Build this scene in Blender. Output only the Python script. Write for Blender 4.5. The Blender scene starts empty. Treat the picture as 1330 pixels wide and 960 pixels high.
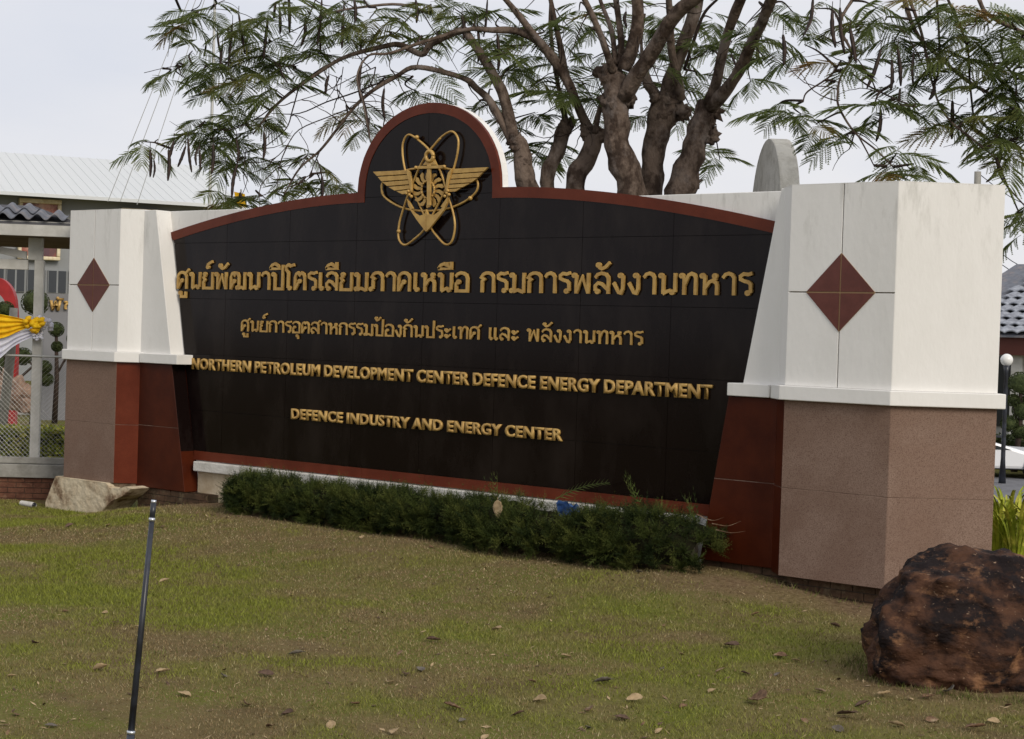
import bpy, bmesh, math, random
import numpy as np
from mathutils import Vector, Matrix, noise
R = math.radians
random.seed(7)
rng = np.random.default_rng(7)
sc = bpy.context.scene
COL = sc.collection

# ------------------------------------------------------------ camera
CAM = Vector((11.9002, -12.4542, 1.844))
YAW, PITCH, ROLL, F = -0.712, -0.0195, 0.0325, 2300.0
fw = Vector((math.sin(YAW)*math.cos(PITCH), math.cos(YAW)*math.cos(PITCH), math.sin(PITCH)))
_rt = Vector((math.cos(YAW), -math.sin(YAW), 0)); _up = _rt.cross(fw)
rt = _rt*math.cos(ROLL) + _up*math.sin(ROLL)
up = -_rt*math.sin(ROLL) + _up*math.cos(ROLL)
cd = bpy.data.cameras.new('camera'); co = bpy.data.objects.new('camera', cd); COL.objects.link(co)
cd.sensor_width = 36; cd.lens = F/1330*36; cd.clip_start = 0.1; cd.clip_end = 2000
M = Matrix((rt, up, -fw)).transposed().to_4x4(); M.translation = CAM
co.matrix_world = M; sc.camera = co

# ------------------------------------------------------------ sky, sun, exposure
SUN_EL, SUN_AZ = R(31), R(106)          # azimuth from +Y towards +X
w = bpy.data.worlds.new("World"); sc.world = w; w.use_nodes = True
nt = w.node_tree; nt.nodes.clear()
N = lambda t: nt.nodes.new(t)
out = N('ShaderNodeOutputWorld'); bg = N('ShaderNodeBackground'); sky = N('ShaderNodeTexSky')
sky.sky_type = 'NISHITA'; sky.sun_disc = False; sky.sun_elevation = SUN_EL; sky.sun_rotation = SUN_AZ
sky.air_density = 1.0; sky.dust_density = 4.0
tc = N('ShaderNodeTexCoord'); mp = N('ShaderNodeMapping'); mp.inputs['Scale'].default_value = (1, 1, 3.5)
nz = N('ShaderNodeTexNoise'); nz.inputs['Scale'].default_value = 3.0; nz.inputs['Detail'].default_value = 5
cr = N('ShaderNodeValToRGB'); cr.color_ramp.elements[0].position = .3; cr.color_ramp.elements[1].position = .72
cr.color_ramp.elements[0].color = (7.6, 7.9, 8.8, 1); cr.color_ramp.elements[1].color = (9.3, 9.2, 9.4, 1)
mx = N('ShaderNodeMix'); mx.data_type = 'RGBA'; mx.inputs[0].default_value = 0.93
nt.links.new(tc.outputs['Generated'], mp.inputs[0]); nt.links.new(mp.outputs[0], nz.inputs['Vector'])
nt.links.new(nz.outputs[0], cr.inputs[0]); nt.links.new(sky.outputs[0], mx.inputs[6]); nt.links.new(cr.outputs[0], mx.inputs[7])
nt.links.new(mx.outputs[2], bg.inputs[0]); bg.inputs[1].default_value = 0.072
nt.links.new(bg.outputs[0], out.inputs[0])
sl = bpy.data.lights.new('sun', 'SUN'); sl.energy = 1.5; sl.angle = R(24); sl.color = (1, .92, .80)
so = bpy.data.objects.new('sun', sl); COL.objects.link(so)
sd = Vector((math.sin(SUN_AZ)*math.cos(SUN_EL), math.cos(SUN_AZ)*math.cos(SUN_EL), math.sin(SUN_EL)))
so.rotation_euler = sd.to_track_quat('Z', 'Y').to_euler(); so.location = (0, 0, 30)
sc.view_settings.view_transform = 'Standard'; sc.view_settings.look = 'None'
sc.view_settings.exposure = 0.42; sc.view_settings.gamma = 1.0
sc.cycles.max_bounces = 6

# ------------------------------------------------------------ helpers
def ray(u, v): return fw + rt*((u-665)/F) - up*((v-480)/F)
def at(u, v, d): return CAM + ray(u, v)*d              # a point at camera depth d
def aty(u, v, y):                                      # on the plane Y = y
    r = ray(u, v); return CAM + r*((y-CAM.y)/r.y)
def smooth(a, b, x):
    t = max(0., min(1., (x-a)/(b-a))); return t*t*(3-2*t)
def gz(x, y):                                          # ground height
    z = -.2
    near = 1-smooth(0.9, 3.2, -y) if y < 0 else 1-smooth(1.5, 4, y)
    mid = .17*near*smooth(-4.6, -2.4, x)*(1-smooth(3.6, 5.0, x))
    left = -.14*smooth(-2.6, -4.6, x)*(1-smooth(2.0, 5.0, -y))
    right = .05*smooth(3.6, 4.6, x)*near
    lump = .018*noise.noise(Vector((x*.7, y*.7, 0)))+.008*noise.noise(Vector((x*2.3, y*2.3, 4)))
    return z+mid+left+right+lump
def atg(u, v):
    r = ray(u, v); z = -.2
    for _ in range(25):
        p = CAM + r*((z-CAM.z)/r.z); z = .5*z+.5*gz(p.x, p.y)
    return p

ORI = {}
def tag(o, label=None, cat=None, group=None, kind=None):
    if label: o['label'] = label
    if cat: o['category'] = cat
    if group: o['group'] = group
    if kind: o['kind'] = kind
    return o
def empty(name, loc, label, cat, group=None):
    o = bpy.data.objects.new(name, None); COL.objects.link(o); o.location = Vector(loc)
    o.empty_display_size = .1; ORI[o.name] = Vector(loc); return tag(o, label, cat, group)
def link(name, me, parent=None, at_=(0, 0, 0)):
    o = bpy.data.objects.new(name, me); COL.objects.link(o); a = Vector(at_); ORI[o.name] = a
    if parent is not None: o.parent = parent; o.location = a-ORI[parent.name]
    else: o.location = a
    return o
class MB:
    def __init__(s): s.v = []; s.f = []; s.mi = []
    def add(s, vs, fs, mi=0):
        b = len(s.v); s.v += [tuple(x) for x in vs]
        for f in fs: s.f.append(tuple(b+i for i in f)); s.mi.append(mi)
    def box(s, a, b, mi=0):
        x0, y0, z0 = a; x1, y1, z1 = b
        s.add([(x0,y0,z0),(x1,y0,z0),(x1,y1,z0),(x0,y1,z0),(x0,y0,z1),(x1,y0,z1),(x1,y1,z1),(x0,y1,z1)],
              [(3,2,1,0),(4,5,6,7),(0,1,5,4),(1,2,6,5),(2,3,7,6),(3,0,4,7)], mi); return s
    def fbox(s, O, ux, uy, a, b, mi=0):                # box in a turned frame
        n = len(s.v); s.box(a, b, mi)
        for i in range(n, len(s.v)):
            x, y, z = s.v[i]; s.v[i] = tuple(Vector(O)+ux*x+uy*y+Vector((0, 0, z)))
        return s
    def prism(s, pts, ext, mi=0):                      # polygon (3-D pts) extruded by vector
        n = len(pts); ext = Vector(ext)
        nrm = Vector((0,0,0))
        for i in range(n): nrm += Vector(pts[i]).cross(Vector(pts[(i+1) % n]))
        P = [Vector(p) for p in pts]
        if nrm.dot(ext) > 0: P.reverse()
        s.add(P+[p+ext for p in P], [tuple(range(n)), tuple(range(2*n-1, n-1, -1))]+[((i+1) % n, i, i+n, (i+1) % n+n) for i in range(n)], mi)
        return s
    def tube(s, pts, rad, n=8, mi=0, cap=True, jit=0):
        P = [Vector(p) for p in pts]; b = len(s.v); side = None
        for i, p in enumerate(P):
            t = (P[min(i+1, len(P)-1)]-P[max(i-1, 0)]).normalized()
            if side is None: side = t.orthogonal().normalized()
            side = (side-t*side.dot(t)).normalized(); o = t.cross(side)
            r = rad[i] if hasattr(rad, '__len__') else rad
            for k in range(n):
                a = 2*math.pi*k/n; q = side*math.cos(a)+o*math.sin(a)
                rr = r*(1+jit*noise.noise((p+q*r)*6)) if jit else r
                s.v.append(tuple(p+q*rr))
        for i in range(len(P)-1):
            for k in range(n):
                s.f.append((b+i*n+k, b+i*n+(k+1) % n, b+(i+1)*n+(k+1) % n, b+(i+1)*n+k)); s.mi.append(mi)
        if cap:
            s.f.append(tuple(b+k for k in range(n-1, -1, -1))); s.mi.append(mi)
            e = b+(len(P)-1)*n; s.f.append(tuple(e+k for k in range(n))); s.mi.append(mi)
        return s
    def blob(s, c, r, seg=16, rings=10, amp=0, fr=3, mi=0):
        c = Vector(c); rx, ry, rz = r if hasattr(r, '__len__') else (r, r, r); b = len(s.v)
        for i in range(rings+1):
            th = math.pi*i/rings
            for k in range(seg):
                ph = 2*math.pi*k/seg; d = Vector((math.sin(th)*math.cos(ph), math.sin(th)*math.sin(ph), math.cos(th)))
                q = 1+amp*noise.noise(d*fr+c*3); s.v.append((c.x+d.x*rx*q, c.y+d.y*ry*q, c.z+d.z*rz*q))
        for i in range(rings):
            for k in range(seg):
                s.f.append((b+i*seg+k, b+(i+1)*seg+k, b+(i+1)*seg+(k+1) % seg, b+i*seg+(k+1) % seg)); s.mi.append(mi)
        return s
    def mesh(s, name, mats, origin=(0,0,0), sm=False):
        me = bpy.data.meshes.new(name); o = Vector(origin)
        me.from_pydata([(x-o.x, y-o.y, z-o.z) for x, y, z in s.v], [], s.f)
        for m in (mats if isinstance(mats, (list, tuple)) else [mats]): me.materials.append(m)
        me.polygons.foreach_set('material_index', s.mi)
        if sm: me.polygons.foreach_set('use_smooth', [True]*len(me.polygons))
        me.validate(); me.update(); return me
    def build(s, name, mats, parent=None, sm=False, bevel=0):
        a = np.array(s.v); c = (a.min(0)+a.max(0))/2
        if parent is None: c[2] = a[:, 2].min()
        o = link(name, s.mesh(name, mats, c, sm), parent, c)
        if bevel:
            m = o.modifiers.new('bevel', 'BEVEL'); m.width = bevel; m.segments = 2; m.limit_method = 'ANGLE'; m.angle_limit = R(35)
        return o
def spl(pts, n=6):                                     # Catmull-Rom; elements are tuples of equal length
    P = [np.array(p, float) for p in pts]; P = [2*P[0]-P[1]]+P+[2*P[-1]-P[-2]]; o = []
    for i in range(1, len(P)-2):
        for k in range(n):
            t = k/n; a, b, c, d = P[i-1:i+3]
            o.append(.5*((2*b)+(-a+c)*t+(2*a-5*b+4*c-d)*t*t+(-a+3*b-3*c+d)*t**3))
    o.append(P[-2]); return o

# ------------------------------------------------------------ materials
def mat(name, c, rough=.7, spec=.4, metal=0, c2=None, scale=4, mixr=(.4, .6), bump=0, bscale=60, c3=None, s3=1.2, m3=(.5, .62), stretch=(1, 1, 1), speck=None, bdist=.01, attr=None):
    m = bpy.data.materials.new(name); m.use_nodes = True; t = m.node_tree; b = t.nodes['Principled BSDF']
    b.inputs['Roughness'].default_value = rough; b.inputs['Specular IOR Level'].default_value = spec; b.inputs['Metallic'].default_value = metal
    b.inputs['Base Color'].default_value = (*c, 1)
    g = t.nodes.new('ShaderNodeNewGeometry'); mpn = t.nodes.new('ShaderNodeMapping'); mpn.inputs['Scale'].default_value = stretch
    t.links.new(g.outputs['Position'], mpn.inputs[0])
    cur = None
    def layer(cur, col, scl, r, det=6):
        n = t.nodes.new('ShaderNodeTexNoise'); n.inputs['Scale'].default_value = scl; n.inputs['Detail'].default_value = det; n.inputs['Roughness'].default_value = .65
        t.links.new(mpn.outputs[0], n.inputs['Vector'])
        mr = t.nodes.new('ShaderNodeMapRange'); mr.inputs[1].default_value = r[0]; mr.inputs[2].default_value = r[1]; t.links.new(n.outputs[0], mr.inputs[0])
        x = t.nodes.new('ShaderNodeMix'); x.data_type = 'RGBA'; t.links.new(mr.outputs[0], x.inputs[0])
        if cur is None: x.inputs[6].default_value = (*c, 1)
        else: t.links.new(cur, x.inputs[6])
        x.inputs[7].default_value = (*col, 1); return x.outputs[2]
    if attr:
        an = t.nodes.new('ShaderNodeAttribute'); an.attribute_name = attr; cur = an.outputs['Color']
    if c2: cur = layer(cur, c2, scale, mixr)
    if c3: cur = layer(cur, c3, s3, m3)
    if speck: cur = layer(cur, speck[0], speck[1], speck[2], 2)
    if cur is not None: t.links.new(cur, b.inputs['Base Color'])
    if bump:
        n = t.nodes.new('ShaderNodeTexNoise'); n.inputs['Scale'].default_value = bscale; n.inputs['Detail'].default_value = 6; t.links.new(mpn.outputs[0], n.inputs['Vector'])
        bn = t.nodes.new('ShaderNodeBump'); bn.inputs['Strength'].default_value = bump; bn.inputs['Distance'].default_value = bdist
        t.links.new(n.outputs[0], bn.inputs['Height']); t.links.new(bn.outputs[0], b.inputs['Normal'])
    return m
white = mat('white_paint', (.76, .745, .715), .75, .3, c2=(.70, .685, .65), scale=1.6, mixr=(.45, .75), bump=.25, bscale=25, c3=(.56, .55, .50), s3=.9, m3=(.58, .8), stretch=(1, 1, .45))
t = white.node_tree; b = t.nodes['Principled BSDF']; gg = t.nodes.new('ShaderNodeSeparateXYZ'); t.links.new(t.nodes['Geometry'].outputs['Position'], gg.inputs[0])
mr_ = t.nodes.new('ShaderNodeMapRange'); mr_.inputs[1].default_value = 2.35; mr_.inputs[2].default_value = 3.12; t.links.new(gg.outputs['Z'], mr_.inputs[0])
mp_ = t.nodes.new('ShaderNodeMapping'); mp_.inputs['Scale'].default_value = (1, 1, .22); t.links.new(t.nodes['Geometry'].outputs['Position'], mp_.inputs[0])
n_ = t.nodes.new('ShaderNodeTexNoise'); n_.inputs['Scale'].default_value = 7; n_.inputs['Detail'].default_value = 8; n_.inputs['Roughness'].default_value = .7; t.links.new(mp_.outputs[0], n_.inputs['Vector'])
r_ = t.nodes.new('ShaderNodeMapRange'); r_.inputs[1].default_value = .53; r_.inputs[2].default_value = .85; t.links.new(n_.outputs[0], r_.inputs[0])
mu = t.nodes.new('ShaderNodeMath'); mu.operation = 'MULTIPLY'; t.links.new(mr_.outputs[0], mu.inputs[0]); t.links.new(r_.outputs[0], mu.inputs[1])
mxx = t.nodes.new('ShaderNodeMix'); mxx.data_type = 'RGBA'; t.links.new(mu.outputs[0], mxx.inputs[0]); t.links.new(b.inputs['Base Color'].links[0].from_socket, mxx.inputs[6]); mxx.inputs[7].default_value = (.30, .29, .25, 1)
t.links.new(mxx.outputs[2], b.inputs['Base Color'])
white_old = mat('weathered_plaster', (.62, .60, .55), .85, .2, c2=(.42, .40, .35), scale=6, mixr=(.45, .7), bump=.6, bscale=40)
cream = mat('cream_plaster', (.55, .47, .34), .85, .2, c2=(.40, .31, .2), scale=3, mixr=(.45, .7), bump=.5, bscale=30, c3=(.25, .17, .1), s3=5, m3=(.58, .7))
cream2 = mat('broken_plaster', (.60, .51, .36), .9, .1, c2=(.40, .30, .19), scale=4, mixr=(.45, .7), bump=1, bdist=.03, bscale=12, c3=(.16, .10, .06), s3=4, m3=(.56, .7))
black = mat('black_granite', (.0065, .0032, .0028), .14, .16, c2=(.018, .0125, .0105), scale=1.8, mixr=(.46, .72), speck=((.022, .018, .017), 260, (.62, .75)), stretch=(1, 1, .4))
redg = mat('red_granite', (.135, .030, .014), .3, .15, c2=(.10, .020, .009), scale=3, mixr=(.4, .65), speck=((.06, .014, .008), 220, (.55, .7)))
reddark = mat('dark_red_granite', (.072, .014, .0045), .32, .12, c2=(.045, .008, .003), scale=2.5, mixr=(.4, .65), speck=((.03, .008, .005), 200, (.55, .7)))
tile_m = mat('maroon_tile', (.12, .032, .022), .3, .35, c2=(.095, .024, .016), scale=7, mixr=(.4, .6))
seamm = mat('pale_seam', (.20, .14, .105), .9, .1, c2=(.10, .06, .045), scale=6, mixr=(.4, .6))
grout = mat('grout', (.30, .20, .11), .9, .1)
joint = mat('joint_brown', (.22, .16, .11), .9, .1, c2=(.08, .06, .04), scale=12)
brown = mat('brown_granite', (.25, .172, .132), .8, .12, c2=(.20, .13, .096), scale=2.2, mixr=(.4, .62), speck=((.13, .080, .060), 130, (.44, .68)), bump=.12, bscale=120, c3=(.255, .17, .128), s3=1.1, m3=(.5, .7))
gold = mat('gold_metal', (.54, .34, .10), .45, .5, .25, c2=(.42, .25, .07), scale=9, mixr=(.4, .6))  # darker second tone paints uneven metal sheen into the colour
bark = mat('bark', (.15, .112, .088), .95, .08, c2=(.055, .038, .029), scale=6, mixr=(.44, .58), bump=1.0, bdist=.04, bscale=14, c3=(.20, .165, .145), s3=3.2, m3=(.52, .68), stretch=(1, 1, .7))
twigm = mat('twig_bark', (.06, .043, .035), .9, .08, c2=(.035, .026, .022), scale=14)
leafA = mat('leaf_green', (.15, .18, .060), .6, .10, c2=(.095, .125, .042), scale=1.3, mixr=(.4, .6), c3=(.22, .20, .065), s3=.8, m3=(.58, .7))
leafY = mat('leaf_yellowed', (.17, .15, .035), .55, .3, c2=(.25, .16, .06), scale=3)
podm = mat('pod_brown', (.022, .014, .012), .6, .3, c2=(.05, .03, .022), scale=12)
for m in (leafA, leafY):                               # thin leaves let light through
    t = m.node_tree; b = t.nodes['Principled BSDF']; b.inputs['Subsurface Weight'].default_value = 0
    tr = t.nodes.new('ShaderNodeBsdfTranslucent'); ms = t.nodes.new('ShaderNodeMixShader'); ms.inputs[0].default_value = .5
    src = b.inputs['Base Color'].links[0].from_socket; hs = t.nodes.new('ShaderNodeHueSaturation'); hs.inputs['Value'].default_value = 1.9; t.links.new(src, hs.inputs['Color']); t.links.new(hs.outputs[0], tr.inputs[0])
    t.links.new(b.outputs[0], ms.inputs[1]); t.links.new(tr.outputs[0], ms.inputs[2]); t.links.new(ms.outputs[0], t.nodes['Material Output'].inputs[0])
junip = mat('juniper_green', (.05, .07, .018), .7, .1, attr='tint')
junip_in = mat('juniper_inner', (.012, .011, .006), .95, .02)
lime = mat('lime_leaves', (.30, .34, .03), .55, .15, c2=(.18, .22, .02), scale=8, c3=(.50, .47, .08), s3=5)
darkleaf = mat('clipped_shrub', (.055, .07, .022), .8, .2, c2=(.03, .042, .014), scale=20, bump=1, bscale=50)
rockm = mat('rust_rock', (.075, .035, .020), .75, .12, c2=(.012, .008, .008), scale=3.4, mixr=(.40, .56), bump=1.0, bdist=.03, bscale=12, c3=(.20, .10, .05), s3=5.5, m3=(.55, .70), stretch=(1, 1, 1.6), speck=((.30, .20, .13), 30, (.66, .8)))
stonem = mat('pink_stone', (.32, .22, .16), .9, .2, c2=(.18, .11, .08), scale=5, bump=.8, bscale=20)
brickm = mat('brick', (.15, .068, .042), .9, .15, c2=(.10, .043, .028), scale=9, bump=.5, bscale=60, c3=(.19, .11, .07), s3=13, m3=(.55, .7))
brickold = mat('old_brick', (.11, .065, .040), .95, .1, c2=(.065, .042, .026), scale=7, bump=.6, bscale=60, c3=(.15, .115, .07), s3=6, m3=(.55, .7))
mortar = mat('mortar', (.10, .075, .055), .95, .1, c2=(.06, .045, .033), scale=10)
concrete = mat('concrete', (.30, .29, .26), .85, .2, c2=(.20, .19, .165), scale=5, mixr=(.4, .65), bump=.3, bscale=40)
wpost = mat('painted_post', (.52, .51, .48), .6, .3, c2=(.42, .41, .38), scale=4)
galv = mat('galvanised_wire', (.42, .42, .40), .45, .4, .4)
darkmetal = mat('black_metal', (.012, .013, .018), .35, .5, 0, c2=(.03, .035, .05), scale=6)
silver = mat('silver_ring', (.6, .62, .66), .3, .5, .8)
bluem = mat('blue_plastic', (.035, .09, .27), .45, .4, c2=(.07, .15, .36), scale=30)
dryleaf = mat('dry_leaf', (.20, .12, .07), .85, .15, c2=(.11, .065, .04), scale=25, c3=(.33, .25, .16), s3=9, m3=(.52, .66))
dryleaf2 = mat('dry_leaf_dark', (.07, .042, .028), .85, .15, c2=(.13, .085, .06), scale=20)
paleleaf = mat('dry_leaf_pale', (.42, .31, .18), .85, .15, c2=(.28, .2, .11), scale=20)
greyleaf = mat('dry_leaf_grey', (.17, .15, .125), .85, .1, c2=(.10, .085, .07), scale=20)
roofw = mat('white_metal_roof', (.60, .62, .62), .5, .4, c2=(.60, .62, .62), scale=1.0)
greyw = mat('grey_wall', (.27, .28, .285), .8, .2, c2=(.24, .25, .255), scale=.5)
glassd = mat('dark_glass', (.03, .035, .04), .1, .5)
rooft2 = mat('pale_grey_roof_tile', (.34, .36, .40), .6, .2, c2=(.20, .21, .24), scale=7)
rooft = mat('grey_roof_tile', (.14, .15, .175), .55, .35, c2=(.10, .105, .125), scale=9, c3=(.19, .17, .17), s3=5)
maroonw = mat('maroon_wood', (.09, .025, .018), .6, .3)
yel = mat('yellow_cloth', (.80, .50, .012), .7, .2, c2=(.66, .36, .008), scale=8, mixr=(.4, .6))
whc = mat('white_cloth', (.66, .66, .72), .8, .2, c2=(.55, .55, .64), scale=8)
redc = mat('red_panel', (.35, .02, .02), .5, .4, c2=(.28, .015, .015), scale=4)
road = mat('asphalt', (.17, .17, .18), .9, .2, c2=(.13, .13, .14), scale=5, bump=.3)
globe_m = mat('white_globe', (.8, .8, .78), .25, .5)
carw = mat('white_vehicle_paint', (.75, .76, .78), .25, .5)
pink_pic = mat('portrait_print_rose', (.30, .09, .06), .4, .4, c2=(.12, .05, .05), scale=1.2, c3=(.55, .35, .25), s3=1.0)
blue_pic = mat('portrait_print_blue', (.05, .08, .25), .4, .4, c2=(.12, .16, .35), scale=1.2, c3=(.6, .6, .7), s3=1.0)

# ------------------------------------------------------------ ground
def grassy(p, attr=False): pass
gm = mat('lawn_soil', (.150, .122, .050), .95, .05, c2=(.105, .078, .036), scale=3.0, mixr=(.35, .65), c3=(.11, .12, .024), s3=.9, m3=(.42, .58), bump=.8, bscale=40, speck=((.19, .15, .085), 45, (.58, .72)))
t = gm.node_tree; b = t.nodes['Principled BSDF']                                  # bare earth where grass is worn away by the hedge
an = t.nodes.new('ShaderNodeAttribute'); an.attribute_name = 'bare'
mixn = t.nodes.new('ShaderNodeMix'); mixn.data_type = 'RGBA'
nn = t.nodes.new('ShaderNodeTexNoise'); nn.inputs['Scale'].default_value = 30; nn.inputs['Detail'].default_value = 8
rr = t.nodes.new('ShaderNodeValToRGB'); rr.color_ramp.elements[0].position = .35; rr.color_ramp.elements[1].position = .7
rr.color_ramp.elements[0].color = (.10, .058, .034, 1); rr.color_ramp.elements[1].color = (.25, .175, .105, 1)
t.links.new(t.nodes['Mapping'].outputs[0], nn.inputs['Vector']); t.links.new(nn.outputs[0], rr.inputs[0])
t.links.new(an.outputs['Fac'], mixn.inputs[0]); t.links.new(b.inputs['Base Color'].links[0].from_socket, mixn.inputs[6]); t.links.new(rr.outputs[0], mixn.inputs[7])
t.links.new(mixn.outputs[2], b.inputs['Base Color'])
def bare(x, y):
    d = -y - (1.12 + .35*noise.noise(Vector((x*.9, 3, 1))))
    v = 1-smooth(-.55, .55, d)
    v *= smooth(-5.0, -3.2, x)
    q = .28*smooth(.0, .5, noise.noise(Vector((x*1.1, y*1.6, 9))))
    rock = max(0, 1-((x-6.9)**2+(y+2.2)**2)/1.2)
    return min(1, max(v*(.78+.35*noise.noise(Vector((x*1.7, y*2, 5)))), q, rock*.8))
bx = list(np.arange(-12, 16, .12)); by = list(np.arange(-14, 5, .12))
xs = [-400, -150, -60, -30, -20]+bx+[20, 30, 60, 150, 400]; ys = [-200, -60, -25, -18]+by+[8, 14, 25, 50, 90, 180, 500]
g = MB(); nx, ny = len(xs), len(ys); bv = []
for y in ys:
    for x in xs:
        inn = -12 <= x <= 16 and -14 <= y <= 5
        g.v.append((x, y, gz(x, y) if inn else -.2)); bv.append(bare(x, y) if inn and y < 0 else .15)
for j in range(ny-1):
    for i in range(nx-1): g.f.append((j*nx+i, j*nx+i+1, (j+1)*nx+i+1, (j+1)*nx+i)); g.mi.append(0)
me = g.mesh('ground', gm, sm=True); a = me.attributes.new('bare', 'FLOAT', 'POINT'); a.data.foreach_set('value', bv)
tag(link('ground', me), 'green lawn with worn brown patches in front of the sign wall', kind='structure')

# grass blades: small real blades over the part of the lawn in view
def grass_field(n, region, hmin, hmax, name, label):
    x0, x1, y0, y1 = region; V = []; Cc = []
    px = rng.uniform(x0, x1, n*3); py = rng.uniform(y0, y1, n*3); k = 0
    f2, r2, u2, c2 = np.array(fw), np.array(rt), np.array(up), np.array(CAM)
    D = np.stack([px, py, np.full(n*3, -.15)], 1)-c2; z = D@f2
    uu = 665+F*(D@r2)/z; vv = 480-F*(D@u2)/z
    ok = (z > 5) & (uu > -260) & (uu < 1560) & (vv < 1180); px = px[ok]; py = py[ok]; zz = z[ok]
    for i in range(len(px)):
        if k >= n: break
        x, y = px[i], py[i]
        bb = bare(x, y)
        if bb > .2 and random.random() < bb*1.05: continue
        if -.25 < y < .9 and abs(x) < 6.1 or (4.2 < x < 6 and y > -.5): continue
        k += 1
        g_ = noise.noise(Vector((x*.8, y*.8, 20)))+.6*noise.noise(Vector((x*2.6, y*2.6, 21)))
        g_ = 1.25*g_+.8*noise.noise(Vector((x*.33+4, y*.4, 11))); h = random.uniform(hmin, hmax)*max(.4, 1+.5*g_)*(1-.4*bb); a = random.uniform(0, 6.283); l = random.uniform(.2, 1.1)*h; wd = random.uniform(.0016, .0038)*(zz[i]/10)
        zg = gz(x, y)-.002; dx, dy = math.cos(a), math.sin(a); q = random.uniform(0, 6.283); ex, ey = math.cos(q)*wd, math.sin(q)*wd
        V += [(x-ex, y-ey, zg), (x+ex, y+ey, zg), (x+dx*l, y+dy*l, zg+h)]
        gr = max(0, min(1, .42+1.25*g_-bb*.6+random.uniform(-.25, .25)))
        dry = np.array((.215, .152, .076))*random.uniform(.6, 1.25) if random.random() > .12 else np.array((.38, .31, .18))
        col = dry*(1-gr)+np.array((.175, .19, .028))*gr*random.uniform(.7, 1.25)
        Cc += [tuple(col)+(1,)]*3
    for k in range(5200):                                # longer tufts round the boulder, the pole, the walls and here and there
        md = random.random()
        if md < .45:
            a = random.uniform(0, 6.283); x = 7.0+math.cos(a)*random.gauss(.80, .07); y = -2.25+math.sin(a)*random.gauss(.62, .07)
        elif md < .52: x = pt_x+random.gauss(0, .06); y = pt_y+random.gauss(0, .06)
        elif md < .72: x = random.uniform(-6, 5.9); y = -.42+random.gauss(0, .05) if abs(x) > 4.1 else -1.0+random.gauss(0, .14)
        else:
            cxx = TUF[random.randrange(len(TUF))]; x = cxx[0]+random.gauss(0, .05); y = cxx[1]+random.gauss(0, .05)
        h = random.uniform(.02, .065); a = random.uniform(0, 6.283); l = random.uniform(.2, .9)*h; zg = gz(x, y)-.003; q = random.uniform(0, 6.283); ex, ey = math.cos(q)*.003, math.sin(q)*.003
        V += [(x-ex, y-ey, zg), (x+ex, y+ey, zg), (x+math.cos(a)*l, y+math.sin(a)*l, zg+h)]
        c3_ = np.array((.11, .13, .025)) if random.random() < .55 else np.array((.20, .155, .075))
        Cc += [tuple(c3_*random.uniform(.6, 1.2))+(1,)]*3
    me = bpy.data.meshes.new(name); nv = len(V)
    me.vertices.add(nv); me.vertices.foreach_set('co', np.array(V, dtype=np.float32).ravel())
    me.loops.add(nv); me.loops.foreach_set('vertex_index', np.arange(nv, dtype=np.int32))
    me.polygons.add(nv//3); me.polygons.foreach_set('loop_start', np.arange(0, nv, 3, dtype=np.int32)); me.polygons.foreach_set('loop_total', np.full(nv//3, 3, dtype=np.int32))
    at_ = me.color_attributes.new('tint', 'FLOAT_COLOR', 'POINT'); at_.data.foreach_set('color', np.array(Cc, dtype=np.float32).ravel())
    me.update(); me.materials.append(gblade); return tag(link(name, me), label, 'grass', kind='stuff')
TUF = [(random.uniform(-6, 10), random.uniform(-8.5, -1.2)) for _ in range(70)]; _p = atg(165, 985); pt_x, pt_y = _p.x, _p.y
gblade = mat('grass_blade', (.09, .11, .03), .7, .2, attr='tint')
grass_field(360000, (-9, 12, -9.8, -.2), .009, .027, 'grass', 'short green and brown lawn grass in front of the sign wall')

# ------------------------------------------------------------ the sign wall
TS, TP, P1, P2, PC = .195, .184, 4.349, 5.293, .585
YF = -TS-TP; H = 3.1; ZT0, ZT1 = 1.40, 1.515
sign = empty('sign_wall', (0, 0, -.1), 'long white and black granite sign wall with rounded crest and gold Thai and English lettering', 'sign')
def inner(z, s=-1, lower=False):
    if s < 0: return 3.32+.64*z/3.1
    return 3.46+.17*z if lower else 3.83+.19*(z-1.5)
def arc_top(n=16, inset=0.0):                          # outline of the red border from right corner to left corner
    pts = []
    aw = .954-inset
    for i in range(n+1):
        x = (4.10)*(1-i/n)+aw*i/n
        pts.append((x, 3.22-.37*(max(0, abs(x)-.95)/3.02)**1.75-inset))
    for i in range(0, 25):
        a = math.pi*i/24; pts.append((aw*math.cos(a), 3.22+.845*math.sin(a)**.95-inset*math.sin(a)))
    for i in range(n, -1, -1):
        x = (3.969-inset*1.1)*(1-i/n)+aw*i/n
        pts.append((-x, 3.22-.37*(max(0, abs(x)-.95)/3.02)**1.75-inset))
    r = []
    for p in pts:
        if not r or abs(p[0]-r[-1][0])+abs(p[1]-r[-1][1]) > 1e-3: r.append(p)
    return r
# white core wall behind the panel: rectangle to z=3.1 plus the crest
top = arc_top()
core = MB()
core.box((-4.4, .012, -.35), (4.4, .26, 2.4))
core.box((-4.4, .012, 2.4), (4.4, .26, 3.1))
shl = [(x, z) for x, z in top if z > 3.1]
core.prism([(x, .0125, z) for x, z in [(shl[0][0], 3.05)]+shl+[(shl[-1][0], 3.05)]], (0, .085, 0))
core.build('wall_core', white, sign, bevel=.006)
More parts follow.
